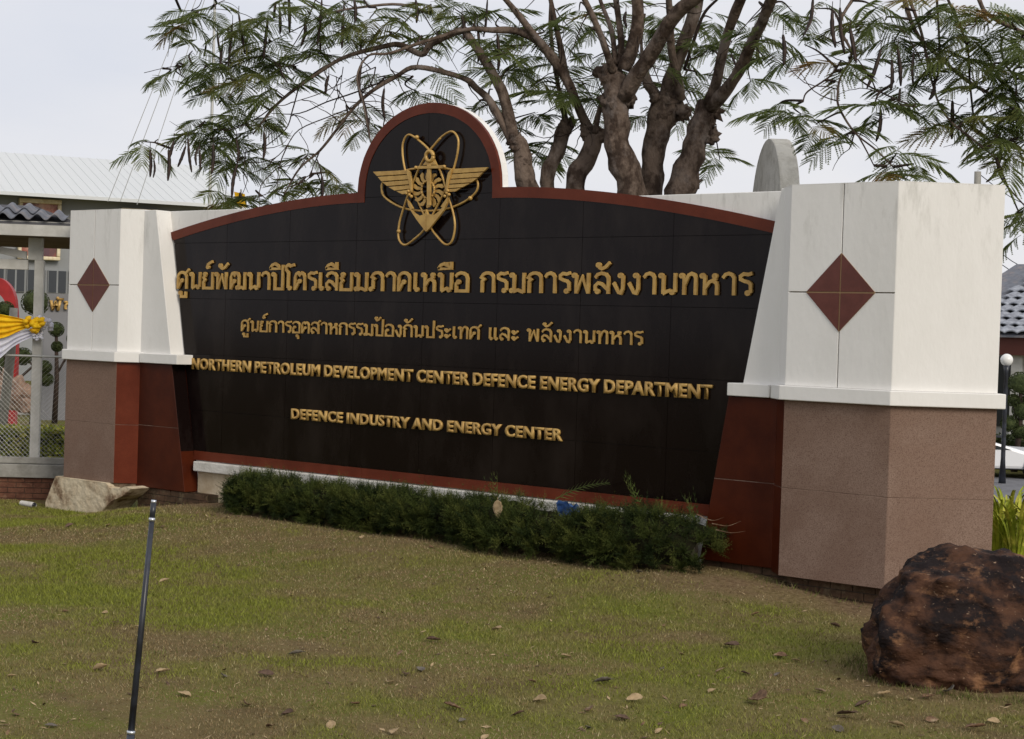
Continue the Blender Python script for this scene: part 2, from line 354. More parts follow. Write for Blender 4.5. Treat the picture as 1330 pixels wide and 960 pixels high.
# red border as a strip of granite pieces
inn = arc_top(inset=.10)
def at_s(pts, n):                                       # resample a polyline to n+1 points
    L = [0]
    for a_, b_ in zip(pts, pts[1:]): L.append(L[-1]+math.dist(a_, b_))
    return [tuple(np.interp(L[-1]*i/n, L, [p[k] for p in pts]) for k in (0, 1)) for i in range(n+1)]
def border(o_, i_, n, groups):
    o_ = at_s(o_, n); i_ = at_s(i_, n); st = n//groups
    for g_ in range(groups):
        a0, a1 = g_*st, (g_+1)*st if g_ < groups-1 else n
        m = MB(); e = .0015
        oo = o_[a0:a1+1]; ii = i_[a0:a1+1]
        for k in range(len(oo)-1):
            quad = [(oo[k][0], -.022, oo[k][1]), (oo[k+1][0], -.022, oo[k+1][1]), (ii[k+1][0], -.022, ii[k+1][1]), (ii[k][0], -.022, ii[k][1])]
            b0 = len(m.v); m.v += quad+[(x, .010, z) for x, y, z in quad]
            m.f += [(b0, b0+3, b0+2, b0+1), (b0, b0+1, b0+5, b0+4), (b0+3, b0+7, b0+6, b0+2)]; m.mi += [0]*3
            if k == 0: m.f.append((b0, b0+4, b0+7, b0+3)); m.mi.append(0)
            if k == len(oo)-2: m.f.append((b0+1, b0+2, b0+6, b0+5)); m.mi.append(0)
        m.build('border_tile', redg, sign)
# split into left shoulder, arch, right shoulder so inner and outer match
iA = [p for p in top if p[0] >= .953 and p[1] <= 3.2201]; iB = [p for p in inn if p[0] >= .853 and p[1] <= 3.1205]
border(iA, iB, 32, 5)
lA = [p for p in top if p[0] <= -.953 and p[1] <= 3.2201]; lB = [p for p in inn if p[0] <= -.853 and p[1] <= 3.1205]; border(lA, lB, 32, 5)
border([p for p in top if p[1] >= 3.2199 and abs(p[0]) <= .9541], [(x, z+.0) for x, z in inn if abs(x) <= .8541 and z >= 3.1199], 40, 8)
for k in range(8):
    xa = -3.40+7.0*k/8; m = MB().box((xa+.0015, -.022, .365), (xa+.875-.0015, .010, .464)); m.build('border_tile', redg, sign)
# black granite panel in separate tiles, thin joints between
def clip(poly, x0, x1, z0, z1):
    def cut(P, f):
        o = []
        for i in range(len(P)):
            a_, b_ = P[i], P[(i+1) % len(P)]; fa, fb = f(a_), f(b_)
            if fa >= 0: o.append(a_)
            if (fa >= 0) != (fb >= 0):
                t_ = fa/(fa-fb); o.append((a_[0]+(b_[0]-a_[0])*t_, a_[1]+(b_[1]-a_[1])*t_))
        return o
    for f in (lambda p: p[0]-x0, lambda p: x1-p[0], lambda p: p[1]-z0, lambda p: z1-p[1]):
        poly = cut(poly, f)
        if len(poly) < 3: return []
    return poly
inn2 = [(x, z+.002) for x, z in inn]
outline = [(3.70, .466), (3.98, 2.3)]+inn2+[(-inner(.464)+.002, .466)]
seal = mat('panel_joint', (.012, .009, .008), .6, .1)
MB().prism([(x, -.004, z) for x, z in outline], (0, .012, 0)).build('backing', seal, sign)
cx_ = [-4, -2.95, -1.95, -.953, 0, .953, 1.95, 2.95, 4]; cz_ = [.46, .91, 1.52, 2.13, 2.74, 3.17, 4.2]
for i in range(8):
    for j in range(6):
        P = clip(outline, cx_[i]+.002, cx_[i+1]-.002, cz_[j]+.002, cz_[j+1]-.002)
        if len(P) < 3: continue
        ar = abs(sum(P[k][0]*P[(k+1) % len(P)][1]-P[(k+1) % len(P)][0]*P[k][1] for k in range(len(P))))/2
        if ar < .003: continue
        y0 = -.014-random.uniform(0, .0012)
        MB().prism([(x, y0, z) for x, z in P], (0, .010, 0)).build('granite_tile', black, sign)
# wings beside the panel
for s in (-1, 1):
    P = [(inner(ZT0, s), ZT0), (P1-TP+.02, ZT0), (P1-TP+.02, H), (min(P1-TP+.015, inner(H, s)), H)]
    MB().prism([(s*x, -TS, z) for x, z in P], (0, TS+.012, 0)).build('wing', white, sign, bevel=.006)
    for z0, z1 in ((.02, .705), (.710, ZT0-.002)):
        P = [(inner(z0, s, 1), z0), (P1-TP+.02, z0), (P1-TP+.02, z1), (inner(z1, s, 1), z1)]
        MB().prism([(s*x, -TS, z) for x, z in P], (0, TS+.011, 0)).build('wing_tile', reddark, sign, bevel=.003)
    # dark reveal lining on the inner edge of the lower wing
    P = [(inner(.46, s, 1)-.004, .46), (inner(.46, s, 1)+.001, .46), (inner(ZT0, s, 1)+.001, ZT0-.003), (inner(ZT0, s, 1)-.004, ZT0-.003)]
    MB().prism([(s*x, -TS+.004, z) for x, z in P], (0, TS-.02, 0)).build('reveal', black, sign)
    # pillar
    yb = .62
    QB = (P2+PC-.68*.9, YF+PC+.735*.9)
    plan = [(P1-TP, -TS), (P1, YF), (P2, YF), (P2+PC, YF+PC), QB, (P1-TP, QB[1])]
    def grow(pl, e):
        c_ = (P1+P2)/2, 0.1; o = []
        n_ = len(pl)
        for k in range(n_):
            a_, b_, c2_ = Vector(pl[k-1]), Vector(pl[k]), Vector(pl[(k+1) % n_])
            n1 = Vector(((b_-a_).y, -(b_-a_).x)).normalized(); n2 = Vector(((c2_-b_).y, -(c2_-b_).x)).normalized()
            bis = (n1+n2); bis = bis/ (bis.length_squared/2) if bis.length > 1e-6 else n1
            o.append(tuple(b_+bis*e))
        return o
    def pr(pl, z0, z1): return MB().prism([(s*x, y, z0) for x, y in pl], (0, 0, z1-z0))
    pr(grow(plan, -.02), -.0, H-.004).build('pillar_core', joint, sign)
    # trim band: pillar and wing
    pr(grow(plan, .052), ZT0, ZT1).build('trim_band', white, sign, bevel=.007)
    MB().prism([(s*x, -TS-.05, z) for x, z in [((3.46 if s < 0 else 3.71), ZT0+.003), (P1-TP-.05, ZT0+.003), (P1-TP-.05, ZT1-.006), ((3.46 if s < 0 else 3.71), ZT1-.006)]], (0, TS+.03, 0)).build('trim_band', white, sign, bevel=.006)
    # white upper cladding: four plates on the front with open joints, chamfers and outer side
    xm = (P1+P2)/2; zd = 2.257; gp = .0045
    for xa, xb in ((P1+.0, xm-gp), (xm+gp, P2-.0)):
        for za, zb in ((ZT1+.001, zd-gp), (zd+gp, H)):
            MB().box((min(s*xa, s*xb), YF, za), (max(s*xa, s*xb), YF+.03, zb)).build('front_plate', white, sign, bevel=.003)
    def face(a_, b_, z0, z1, mt, nm, th=.019, bev=.003):
        a_, b_ = Vector(a_), Vector(b_); d = (b_-a_); n_ = Vector((d.y, -d.x)).normalized()
        P = [(s*a_.x, a_.y), (s*b_.x, b_.y), (s*(b_.x-n_.x*th), b_.y-n_.y*th), (s*(a_.x-n_.x*th), a_.y-n_.y*th)]
        return MB().prism([(x, y, z0) for x, y in P], (0, 0, z1-z0)).build(nm, mt, sign, bevel=bev)
    face((P1-TP, -TS), (P1-.0006, YF+.0006), ZT1+.001, H, white, 'inner_chamfer')
    face((P2+.0006, YF+.0006), (P2+PC, YF+PC), ZT1+.001, H, white, 'outer_chamfer')
    face((P2+PC-.0006, YF+PC+.0006), QB, ZT1+.001, H, white, 'outer_side')
    MB().prism([(s*x, y, H) for x, y in plan], (0, 0, .008)).build('pillar_cap', white, sign)
    # diamond of four tiles with pale joints
    dh = .3067
    MB().prism([(s*xm, YF-.003, zd-dh), (s*(xm+dh), YF-.003, zd), (s*xm, YF-.003, zd+dh), (s*(xm-dh), YF-.003, zd)], (0, .006, 0)).build('diamond_bed', grout, sign)
    for qx in (-1, 1):
        for qz in (-1, 1):
            e = .006
            MB().prism([(s*xm+qx*e, YF-.007, zd+qz*e), (s*xm+qx*(dh-.008), YF-.007, zd+qz*e), (s*xm+qx*e, YF-.007, zd+qz*(dh-.008))], (0, .005, 0)).build('diamond_tile', tile_m, sign)
    # granite cladding below
    zsp = .70; zb0 = 0 if s > 0 else .045
    for z0, z1 in ((zb0, zsp-.0015), (zsp+.0015, ZT0)):
        MB().box((min(s*P1, s*P2), YF, z0), (max(s*P1, s*P2), YF+.03, z1)).build('granite_slab', brown, sign, bevel=.003)
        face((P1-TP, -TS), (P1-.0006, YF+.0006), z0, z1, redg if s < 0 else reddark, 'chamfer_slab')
        face((P2+.0006, YF+.0006), (P2+PC, YF+PC), z0, z1, brown, 'granite_slab')
        face((P2+PC-.0006, YF+PC+.0006), QB, z0, z1, brown, 'granite_slab')
    pr(grow(plan, -.0012), .698, .702).build('seam', seamm, sign)
    MB().prism([(s*x, -TS+.0012, z) for x, z in [(inner(.7, s, 1)+.002, .704), (P1-TP+.01, .704), (P1-TP+.01, .711), (inner(.7, s, 1)+.002, .711)]], (0, .1, 0)).build('seam', seamm, sign)
# sill below the panel
MB().box((-3.31, -.10, .25), (3.31, .0115, .355)).build('sill', white_old, sign, bevel=.008)
MB().box((-3.30, -.035, -.25), (3.30, .011, .25)).build('sill_base', cream, sign)
# left red upright under the frame corner and plinth bricks
def bricks(p0, p1, z0, z1, th, mt, parent, L=.20, h=.065, j=.008, name='brick'):
    p0, p1 = Vector(p0), Vector(p1); d = p1-p0; n_ = d.length; ux = d.normalized(); uy = Vector((-ux.y, ux.x))
    O = (p0.x, p0.y, 0); ux3 = Vector((ux.x, ux.y, 0)); uy3 = Vector((uy.x, uy.y, 0)); z = z1; row = 0
    MB().fbox(O, ux3, uy3, (0, .012, z0), (n_, th, z1)).build('mortar_bed', mortar, parent)
    while z > z0+.01:
        x = -(L/2) if row % 2 else 0
        while x < n_-.01:
            xa, xb = max(0, x), min(n_, x+L-j)
            if xb-xa > .03:
                o = random.uniform(-.003, .004)
                MB().fbox(O, ux3, uy3, (xa, o, max(z-h+j, z0)), (xb, th-.01, z)).build(name, mt, parent)
            x += L
        z -= h; row += 1
bricks((P1-TP-.70, -TS+.03), (P1+.02, -TS+.03), -.32, .015, .14, brickold, sign)
bricks((P1+.02, YF+.10), (P2-.0, YF+.10), -.26, -.006, .3, brickold, sign)
bricks((P2-.02, YF+.12), (P2+PC-.06, YF+PC+.05), -.26, -.006, .3, brickold, sign)
bricks((-(P1-TP)-.02, -TS+.03), (-2.95, -TS-.0), -.34, .013, .16, brickold, sign)
# broken plaster footing under the left pillar
fo = [(-5.40, .044), (-5.46, -.05), (-5.52, -.18), (-5.58, -.30), (-5.56, -.42), (-4.9, -.40), (-4.5, -.30), (-4.28, -.14), (-4.08, -.07), (-3.95, .015), (-4.05, .035), (-4.16, .006), (-4.33, -.005), (-4.4, .044)]
m = MB(); R_ = []
fo2 = at_s(fo+[fo[0]], 90)[:-1]
cfx, cfz = -4.95, -.10
for lay, (yy, sc_) in enumerate(((YF+.30, 1.0), (YF-.02, 1.0), (YF-.045, .975))):
    for k, (x, z) in enumerate(fo2):
        q = Vector((cfx+(x-cfx)*sc_, yy, cfz+(z-cfz)*sc_)); nn_ = noise.noise(q*6)*.016+noise.noise(q*17)*.005
        lean = .10*smooth(.0, -.35, 0) if z > 0 else -.03*min(1, -z/.3)
        if z < .02: q.x += nn_; q.z += nn_
        q.y += nn_*.5 if lay > 1 else 0; m.v.append(tuple(q))
nf = len(fo2)
for l in range(2):
    for k in range(nf): m.f.append((l*nf+k, (l+1)*nf+k, (l+1)*nf+(k+1) % nf, l*nf+(k+1) % nf)); m.mi.append(0)
m.f.append(tuple(2*nf+k for k in range(nf))); m.mi.append(0)
ob = m.build('plaster_footing', cream2, sign)

# lettering
def glyph(ch, off):
    c = bpy.data.curves.new('glyph', 'FONT'); c.body = ch; c.size = 1; c.extrude = 0; c.offset = off; c.resolution_u = 3
    o = bpy.data.objects.new('glyph', c); COL.objects.link(o)
    return c, o
def measure(chars, off):
    res = {}; todo = []
    for ch in chars:
        for k, body in ((0, ch), (1, ch+'|')): c, o = glyph(body, off); todo.append((ch, k, o))
    c, ob_ = glyph('|', off)
    bpy.context.view_layer.update(); dg = bpy.context.evaluated_depsgraph_get()
    def mx_(o):
        e = o.evaluated_get(dg); m_ = e.to_mesh(); v = [x.co.x for x in m_.vertices]; r = max(v) if v else 0; e.to_mesh_clear(); return r
    bar = mx_(ob_)
    for ch, k, o in todo:
        if k == 1: res.setdefault(ch, {})['adv'] = mx_(o)-bar
        else: res.setdefault(ch, {})['mesh'] = bpy.data.meshes.new_from_object(o.evaluated_get(dg))
    for ch, k, o in todo: bpy.data.objects.remove(o)
    bpy.data.objects.remove(ob_); return res
def arc_(cx, cy, r, n=10): return [(cx+r*math.cos(2*math.pi*k/n), cy+r*math.sin(2*math.pi*k/n)) for k in range(n)]
O_ = lambda x, y, r=.085: ('o', x, y, r)
ARCH = [(.10,.0),(.10,.72),(.16,.87),(.27,.96),(.39,.99),(.51,.96),(.62,.87),(.68,.72),(.68,0)]
THAI = {  # advance, strokes, loops: looped Thai letter skeletons, body height 1
 'ก': (.80, [[(.12,0),(.12,.56),(.22,.66),(.08,.76),(.17,.91),(.30,.98),(.42,.99),(.54,.96),(.64,.86),(.68,.72),(.68,0)]], []),
 'ร': (.62, [[(.56,1.0),(.42,.94),(.24,.97),(.11,.86),(.12,.73),(.26,.65),(.43,.60),(.51,.50),(.52,.12)]], [(.41,.11)]),
 'น': (.86, [[(.24,.90),(.24,.03)],[(.24,.03),(.40,.14),(.56,.20)],[(.73,1.0),(.73,.12)]], [(.14,.88),(.62,.11)]),
 'ม': (.86, [[(.26,.90),(.26,.10)],[(.26,.05),(.46,.14),(.73,.03)],[(.73,1.0),(.73,.0)]], [(.15,.88),(.16,.11)]),
 'ย': (.82, [[(.24,.80),(.12,.68),(.20,.53),(.11,.40),(.11,.06),(.70,.06),(.70,1.0)]], [(.20,.88)]),
 'พ': (.98, [[(.23,.90),(.23,.0)],[(.23,.03),(.50,.80),(.77,.03)],[(.77,.0),(.77,1.0)]], [(.13,.88)]),
 'ฒ': (1.14, [[(.12,.0),(.12,.70),(.20,.92),(.29,.95),(.37,.82),(.45,.95),(.55,.92),(.63,.72),(.63,.10)],[(.13,.08),(.28,.38)],[(.63,.05),(.82,.13),(1.0,.03)],[(1.0,1.0),(1.0,.0)]], [(.35,.48),(.54,.11)]),
 'ป': (.84, [[(.23,.90),(.23,.06),(.70,.06),(.70,1.42)]], [(.13,.88)]),
 'ต': (.82, [[(.10,.0),(.10,.70),(.17,.90),(.28,.97),(.39,.84),(.50,.97),(.61,.90),(.68,.70),(.68,0)],[(.12,.06),(.30,.40)]], [(.38,.50)]),
 'ค': (.82, [ARCH,[(.12,.06),(.30,.40)]], [(.38,.50)]),
 'ศ': (.86, [ARCH,[(.12,.06),(.30,.40)],[(.60,.86),(.84,1.16)]], [(.38,.50)]),
 'ล': (.82, [[(.10,.76),(.20,.92),(.38,.99),(.56,.94),(.66,.80),(.68,.66),(.68,0)],[(.11,.14),(.11,.38),(.24,.52),(.40,.47),(.67,.20)]], [(.21,.11)]),
 'ส': (.84, [[(.10,.76),(.20,.92),(.38,.99),(.56,.94),(.66,.80),(.68,.66),(.68,0)],[(.11,.14),(.11,.38),(.24,.52),(.40,.47),(.67,.20)],[(.60,.86),(.82,1.14)]], [(.21,.11)]),
 'เ': (.44, [[(.15,1.0),(.15,.12)]], [(.26,.11)]),
 'แ': (.80, [[(.15,1.0),(.15,.12)],[(.51,1.0),(.51,.12)]], [(.26,.11),(.62,.11)]),
 'โ': (.52, [[(.20,.12),(.20,.98),(.08,1.14),(.08,1.32),(.20,1.42),(.34,1.34),(.54,1.42)]], [(.31,.11)]),
 'า': (.66, [[(.08,.78),(.17,.93),(.31,.99),(.44,.93),(.52,.78),(.52,0)]], []),
 'ะ': (.60, [[(.16,.16),(.28,.08),(.50,.30)],[(.16,.62),(.28,.54),(.50,.76)]], [(.17,.24),(.17,.70)]),
 'ภ': (.88, [[(.23,.12),(.23,.56),(.31,.66),(.17,.76),(.26,.91),(.38,.98),(.50,.99),(.62,.96),(.71,.86),(.75,.72),(.75,0)]], [(.13,.11)]),
 'ห': (.88, [[(.24,.90),(.24,.0)],[(.24,.28),(.44,.60),(.56,.66),(.70,.56),(.73,.42),(.73,0)],[(.56,.66),(.70,.78)]], [(.14,.88),(.64,.87)]),
 'อ': (.80, [[(.12,.50),(.12,.06),(.68,.06),(.68,.70),(.62,.88),(.48,.97),(.34,.99),(.18,.92),(.09,.80)]], [(.23,.52)]),
 'ง': (.66, [[(.49,.88),(.49,.24),(.42,.05),(.32,.08),(.09,.54)]], [(.38,.88)]),
 'ท': (.84, [[(.24,.90),(.24,.0)],[(.24,.42),(.42,.90),(.54,.98),(.66,.92),(.71,.78),(.71,0)]], [(.14,.88)]),
 'ู': (0, [[(-.52,-.20),(-.44,-.24),(-.44,-.46),(-.14,-.46),(-.14,-.16)]], [(-.50,-.24)]),
 'ุ': (0, [[(-.16,-.20),(-.16,-.50)]], [(-.24,-.22)]),
 '์': (0, [[(-.40,1.40),(-.28,1.50),(-.06,1.62)]], [(-.36,1.30)]),
 'ั': (0, [[(-.50,1.28),(-.36,1.20),(-.20,1.28),(-.02,1.50)]], [(-.52,1.38)]),
 'ิ': (0, [[(-.66,1.20),(-.54,1.40),(-.36,1.48),(-.18,1.38),(-.08,1.20),(-.66,1.20)]], []),
 'ี': (0, [[(-.70,1.20),(-.58,1.38),(-.40,1.46),(-.22,1.36),(-.10,1.20),(-.70,1.20)],[(-.10,1.20),(-.10,1.56)]], []),
 'ื': (0, [[(-.74,1.20),(-.62,1.38),(-.44,1.46),(-.26,1.36),(-.10,1.20),(-.74,1.20)],[(-.09,1.20),(-.09,1.56)],[(-.28,1.34),(-.28,1.54)]], []),
 '้': (0, [[(-.46,1.44),(-.34,1.30),(-.22,1.34),(-.06,1.56)]], [(-.42,1.50)]),
}
def thai_letter(ch, sx, sz, depth, wgt, up_=0, left_=0):
    adv, st, lo = THAI[ch]; m = MB(); k_ = 0
    def ribbon(pts, wd, closed):
        nonlocal k_
        P = [Vector(((x+left_)*sx, 0, (z+up_)*sz)) for x, z in pts]; n = len(P); L_, R2 = [], []
        for i in range(n):
            a_ = P[i-1] if (i or closed) else P[i]; b_ = P[(i+1) % n] if (i < n-1 or closed) else P[i]
            d1 = (P[i]-a_).normalized() if (P[i]-a_).length > 1e-9 else (b_-P[i]).normalized()
            d2 = (b_-P[i]).normalized() if (b_-P[i]).length > 1e-9 else d1
            n1 = Vector((-d1.z, 0, d1.x)); n2 = Vector((-d2.z, 0, d2.x)); nn_ = n1+n2; nn_ = nn_.normalized() if nn_.length > .1 else n1
            q = min(1.6, 1/max(.3, nn_.dot(n1))); L_.append(P[i]+nn_*wd*q*.5); R2.append(P[i]-nn_*wd*q*.5)
        yf_ = -depth-k_*.0007; k_ += 1; b0 = len(m.v); fy = Vector((0, yf_, 0))
        for i in range(n): m.v += [tuple(L_[i]+fy), tuple(R2[i]+fy), tuple(L_[i]), tuple(R2[i])]
        for i in range(n if closed else n-1):
            a_, b_ = b0+4*i, b0+4*((i+1) % n); m.f += [(a_, a_+1, b_+1, b_), (a_, b_, b_+2, a_+2), (a_+1, a_+3, b_+3, b_+1)]; m.mi += [0]*3
        if not closed:
            a_, b_ = b0, b0+4*(n-1); m.f += [(a_, a_+2, a_+3, a_+1), (b_, b_+1, b_+3, b_+2)]; m.mi += [0]*2
    for l in lo: ribbon(arc_(l[0], l[1], .072, 9), wgt*.72*sz, True)
    for p in st: ribbon(p, wgt*sz, False)
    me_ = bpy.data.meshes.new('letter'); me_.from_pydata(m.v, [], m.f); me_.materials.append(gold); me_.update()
    bb = bmesh.new(); bb.from_mesh(me_); bmesh.ops.recalc_face_normals(bb, faces=bb.faces[:]); bb.to_mesh(me_); bb.free()
    a_ = np.array(m.v); c_ = Vector((a_.min(0)+a_.max(0))/2); me_.transform(Matrix.Translation(-c_)); return me_, c_
def thai_line(txt, x0, x1, zb, hh, depth, wgt, sp=.5):
    tot = sum(sp if c == ' ' else THAI[c][0] for c in txt)-.1; sx = (x1-x0)/tot; pen = 0; cache = {}
    for i, ch in enumerate(txt):
        if ch == ' ': pen += sp; continue
        pc = txt[i-1] if i else ''; lf = -.26 if (pc == 'ป' and THAI[ch][0] == 0) else -.08 if THAI[ch][0] == 0 else 0
        key = (ch, lf)
        if key not in cache: cache[key] = thai_letter(ch, sx, hh, depth, wgt, 0, lf)
        me_, c_ = cache[key]; link('letter', me_, sign, Vector((x0+pen*sx, -.018, zb))+c_); pen += THAI[ch][0]
THUP = 'ัิีึื์้่็'; THDN = 'ุู'
def text_line(txt, x0, x1, zbase, hh, ref, off, depth=.022, parent=None, y=-.018, mt=None, zl=None, thin=1.0):
    G = measure(sorted(set(txt)-{' '}), off)
    pen = 0; pos = []
    sp = .42 if ord(txt[0]) > 3000 else .30
    for i, ch in enumerate(txt):
        if ch == ' ': pen += sp; continue
        dx = 0
        if ch in THUP and i and (txt[i-1] == 'ป'): dx = -.13
        pos.append((ch, pen+dx)); pen += G[ch]['adv']+(0.035 if G[ch]['adv'] > .05 else 0)
    vs = [v.co.y for v in G[ref]['mesh'].vertices]; sz = hh/(max(vs)-min(vs)); base = min(vs)
    sx = (x1-x0)/pen; cache = {}
    for ch, pp in pos:
        if ch not in cache:
            src = G[ch]['mesh']; bmq = bmesh.new(); bmq.from_mesh(src)
            bmesh.ops.remove_doubles(bmq, verts=bmq.verts[:], dist=.0005)
            # curve text is one flat face set in XY, turn upright and extrude towards the viewer
            bmesh.ops.dissolve_limit(bmq, angle_limit=.001, verts=bmq.verts[:], edges=bmq.edges[:])
            bmesh.ops.triangulate(bmq, faces=bmq.faces[:])
            for v in bmq.verts: v.co = Vector((v.co.x*sx, 0, (v.co.y-base)*sz))
            ex = bmesh.ops.extrude_face_region(bmq, geom=bmq.faces[:])
            for e in ex['geom']:
                if isinstance(e, bmesh.types.BMVert): e.co.y -= depth
            bmesh.ops.recalc_face_normals(bmq, faces=bmq.faces[:])
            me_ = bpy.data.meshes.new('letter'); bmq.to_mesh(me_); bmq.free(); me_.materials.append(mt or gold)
            mn = np.array([v.co for v in me_.vertices]); c_ = Vector((mn.min(0)+mn.max(0))/2)
            me_.transform(Matrix.Translation(-c_)); cache[ch] = (me_, c_)
        me_, c_ = cache[ch]
        link('letter', me_, parent or sign, Vector((x0+pp*sx, y, zbase))+c_)
thai_line('ศูนย์พัฒนาปิโตรเลียมภาคเหนือ กรมการพลังงานทหาร', -3.77, 3.77, 2.235, .185, .022, .165)
thai_line('ศูนย์การอุตสาหกรรมป้องกันประเทศ และ พลังงานทหาร', -2.67, 2.66, 1.79, .118, .016, .155)
text_line('NORTHERN PETROLEUM DEVELOPMENT CENTER DEFENCE ENERGY DEPARTMENT', -3.47, 3.42, 1.354, .123, 'N', .040, .022)
text_line('DEFENCE INDUSTRY AND ENERGY CENTER', -1.83, 1.80, .898, .110, 'N', .040, .022)

# ------------------------------------------------------------ emblem
em = empty('emblem', (0, -.02, 2.8), 'gold emblem of winged anchor crossed by three atom orbits on the rounded crest', 'emblem')
def ez(u, v, y=-.05):                                   # emblem drawing units (enlarged view) to wall plane
    return aty(440+u/4.3625, 120+v/4.3625, y)
def orbit(pts, r=.011, y=-.045):
    P = [ez(u, v, y) for u, v in [tuple(q) for q in spl(pts+[pts[0], pts[1]], 7)]]
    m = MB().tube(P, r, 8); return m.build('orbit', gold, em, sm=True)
orbit([(515,330),(470,285),(400,240),(366,280),(362,350),(374,430),(400,520),(450,620),(510,750),(560,820),(605,862),(640,845),(658,770),(650,690),(620,590),(585,470),(550,400)])
orbit([(515,330),(580,255),(640,222),(675,260),(675,330),(655,420),(620,520),(560,640),(490,770),(430,830),(375,865),(340,830),(342,750),(360,680),(390,590),(430,490),(470,400)], y=-.055)
orbit([(245,520),(250,580),(310,630),(390,662),(500,672),(620,658),(720,615),(780,560),(785,505),(740,480),(650,440),(520,425),(400,438),(300,470)], y=-.038)
for (u, v) in ((443,255),(745,600),(340,787)):
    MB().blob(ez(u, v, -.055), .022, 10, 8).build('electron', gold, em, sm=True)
def plate(pts, nm, y=-.07, th=.02):
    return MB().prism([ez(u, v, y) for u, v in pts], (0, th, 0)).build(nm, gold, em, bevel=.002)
# wings: five long feathers each, thin gaps between
Lw = [[(192,450),(385,441),(402,462),(215,474)], [(219,479),(404,467),(408,492),(240,504)], [(246,509),(409,497),(411,520),(272,531)],
      [(280,536),(411,525),(413,545),(315,557)], [(325,561),(412,550),(414,566),(360,578)]]
for k, P in enumerate(Lw):
    plate(P, 'feather', -.075-.003*k)
Rw = [[(845,424),(640,434),(615,462),(822,448)], [(817,453),(614,467),(611,492),(792,480)], [(786,485),(610,497),(608,520),(752,510)],
      [(745,515),(608,525),(606,545),(700,538)], [(690,543),(606,550),(604,566),(660,562)]]
for k, P in enumerate(Rw):
    plate(P, 'feather', -.075-.003*k)
for sx_, P in ((0, [(385,436),(404,452),(412,500),(414,560),(404,562),(396,505),(384,460)]), (1, [(640,430),(618,455),(608,500),(604,560),(615,562),(622,505),(634,462)])):
    plate(P, 'wing_root', -.09)
for cx0, cy0 in ((385,572),(400,580),(412,590),(395,560),(612,570),(625,580),(602,588),(618,558)):
    MB().blob(ez(cx0, cy0, -.09), .017, 8, 6).build('wing_joint', gold, em, sm=True)
# swirling wheel of blades
for k in range(14):
    a = 2*math.pi*k/14; P = []
    for (r_, da) in ((48, 0), (70, -.02), (95, .10), (104, .30), (92, .36), (72, .26), (50, .30)):
        P.append((505+r_*math.cos(a+da)*.88, 552+r_*math.sin(a+da)*1.02))
    plate(P, 'wheel_blade', -.062, .014)
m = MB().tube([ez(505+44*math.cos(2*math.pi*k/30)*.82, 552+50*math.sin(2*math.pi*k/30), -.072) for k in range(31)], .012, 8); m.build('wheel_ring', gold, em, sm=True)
for k in range(16):
    MB().blob(ez(505+44*math.cos(2*math.pi*k/16)*.82, 552+50*math.sin(2*math.pi*k/16), -.084), .008, 6, 5).build('ring_bead', gold, em, sm=True)
# anchor
plate([(499,410),(519,410),(518,640),(498,640)], 'anchor_shank', -.098, .02)
plate([(430,418),(432,434),(602,430),(600,412)], 'anchor_stock', -.104, .02)
MB().blob(ez(437,426,-.1), .018, 8, 6).build('stock_end', gold, em, sm=True); MB().blob(ez(598,421,-.1), .018, 8, 6).build('stock_end', gold, em, sm=True)
MB().tube([ez(515+24*math.cos(2*math.pi*k/20)*.86, 362+28*math.sin(2*math.pi*k/20), -.09) for k in range(21)], .020, 8).build('anchor_ring', gold, em, sm=True)
plate([(497,384),(531,382),(553,410),(474,412)], 'anchor_collar', -.092)
plate([(386,602),(392,640),(412,680),(440,722),(480,775),(492,790),(492,662),(486,690),(455,700),(428,684),(410,664),(420,658)], 'anchor_arm', -.095, .024)
plate([(616,590),(612,630),(592,672),(556,718),(510,775),(494,790),(494,662),(504,690),(540,694),(566,674),(585,652),(576,648)], 'anchor_arm', -.095, .024)
# ------------------------------------------------------------ second sign wall running back (rear crest)
cen = at(1004, 300, 19.6); cen.z = 0
az = R(42.6); ux = Vector((-math.sin(az), math.cos(az), 0)); uy = Vector((math.cos(az), math.sin(az), 0))
rear = empty('rear_sign_wall', cen, 'rear white sign wall whose rounded crest peeps up between tree and right pillar', 'sign')
m = MB(); m.fbox(cen, ux, uy, (-4.6, -.10, -.35), (4.2, .10, 3.1)); m.build('wall_core', white_old, rear)
P = [cen-uy*.10+ux*(.98*math.cos(math.pi*k/24))+Vector((0, 0, 3.1+1.0*math.sin(math.pi*k/24)**.95)) for k in range(25)]
MB().prism(P, uy*.21).build('crest', white_old, rear, bevel=.01)
plx = [(-4.6-.5, -.35), (-4.6+.4, .25)]

# ------------------------------------------------------------ flame tree
BASE = at(835, 470, 20.3); BASE.z = gz(BASE.x, BASE.y) if BASE.y < 5 else -.2
tree = empty('flame_tree', BASE, 'many stemmed feathery leaved flame tree with dark hanging pods behind the sign wall', 'tree')
def C(u, v): return (600+u/3.325, v/3.325)
def Lz(u, v): return (160+u/3.325, v/3.325)
def Rz(u, v): return (960+u/3.595, v/3.595)
BR = []                                                  # branch points kept for joining twigs
def branch(pts, d0, d1, name='branch', n=8, mt=None, tip=False, jit=.16, res=5, rmul=1.0):
    """pts: (px, py, width px)"""
    P = spl(pts, res); o = []; rr_ = []
    for i, q in enumerate(P):
        t_ = i/(len(P)-1); d = d0+(d1-d0)*t_; o.append(at(q[0], q[1], d)); rr_.append(max(.004, q[2]/2*d/F*rmul)); BR.append((o[-1], q[0], q[1], d))
    m = MB().tube(o, rr_, n, jit=jit if rr_[0] > .03 else 0); return m.build(name, mt or (bark if rr_[0] > .02 else twigm), tree, sm=True)
def cc(f, L): return [(*f(u, v), w_/3.4) for u, v, w_ in L]
stems = []
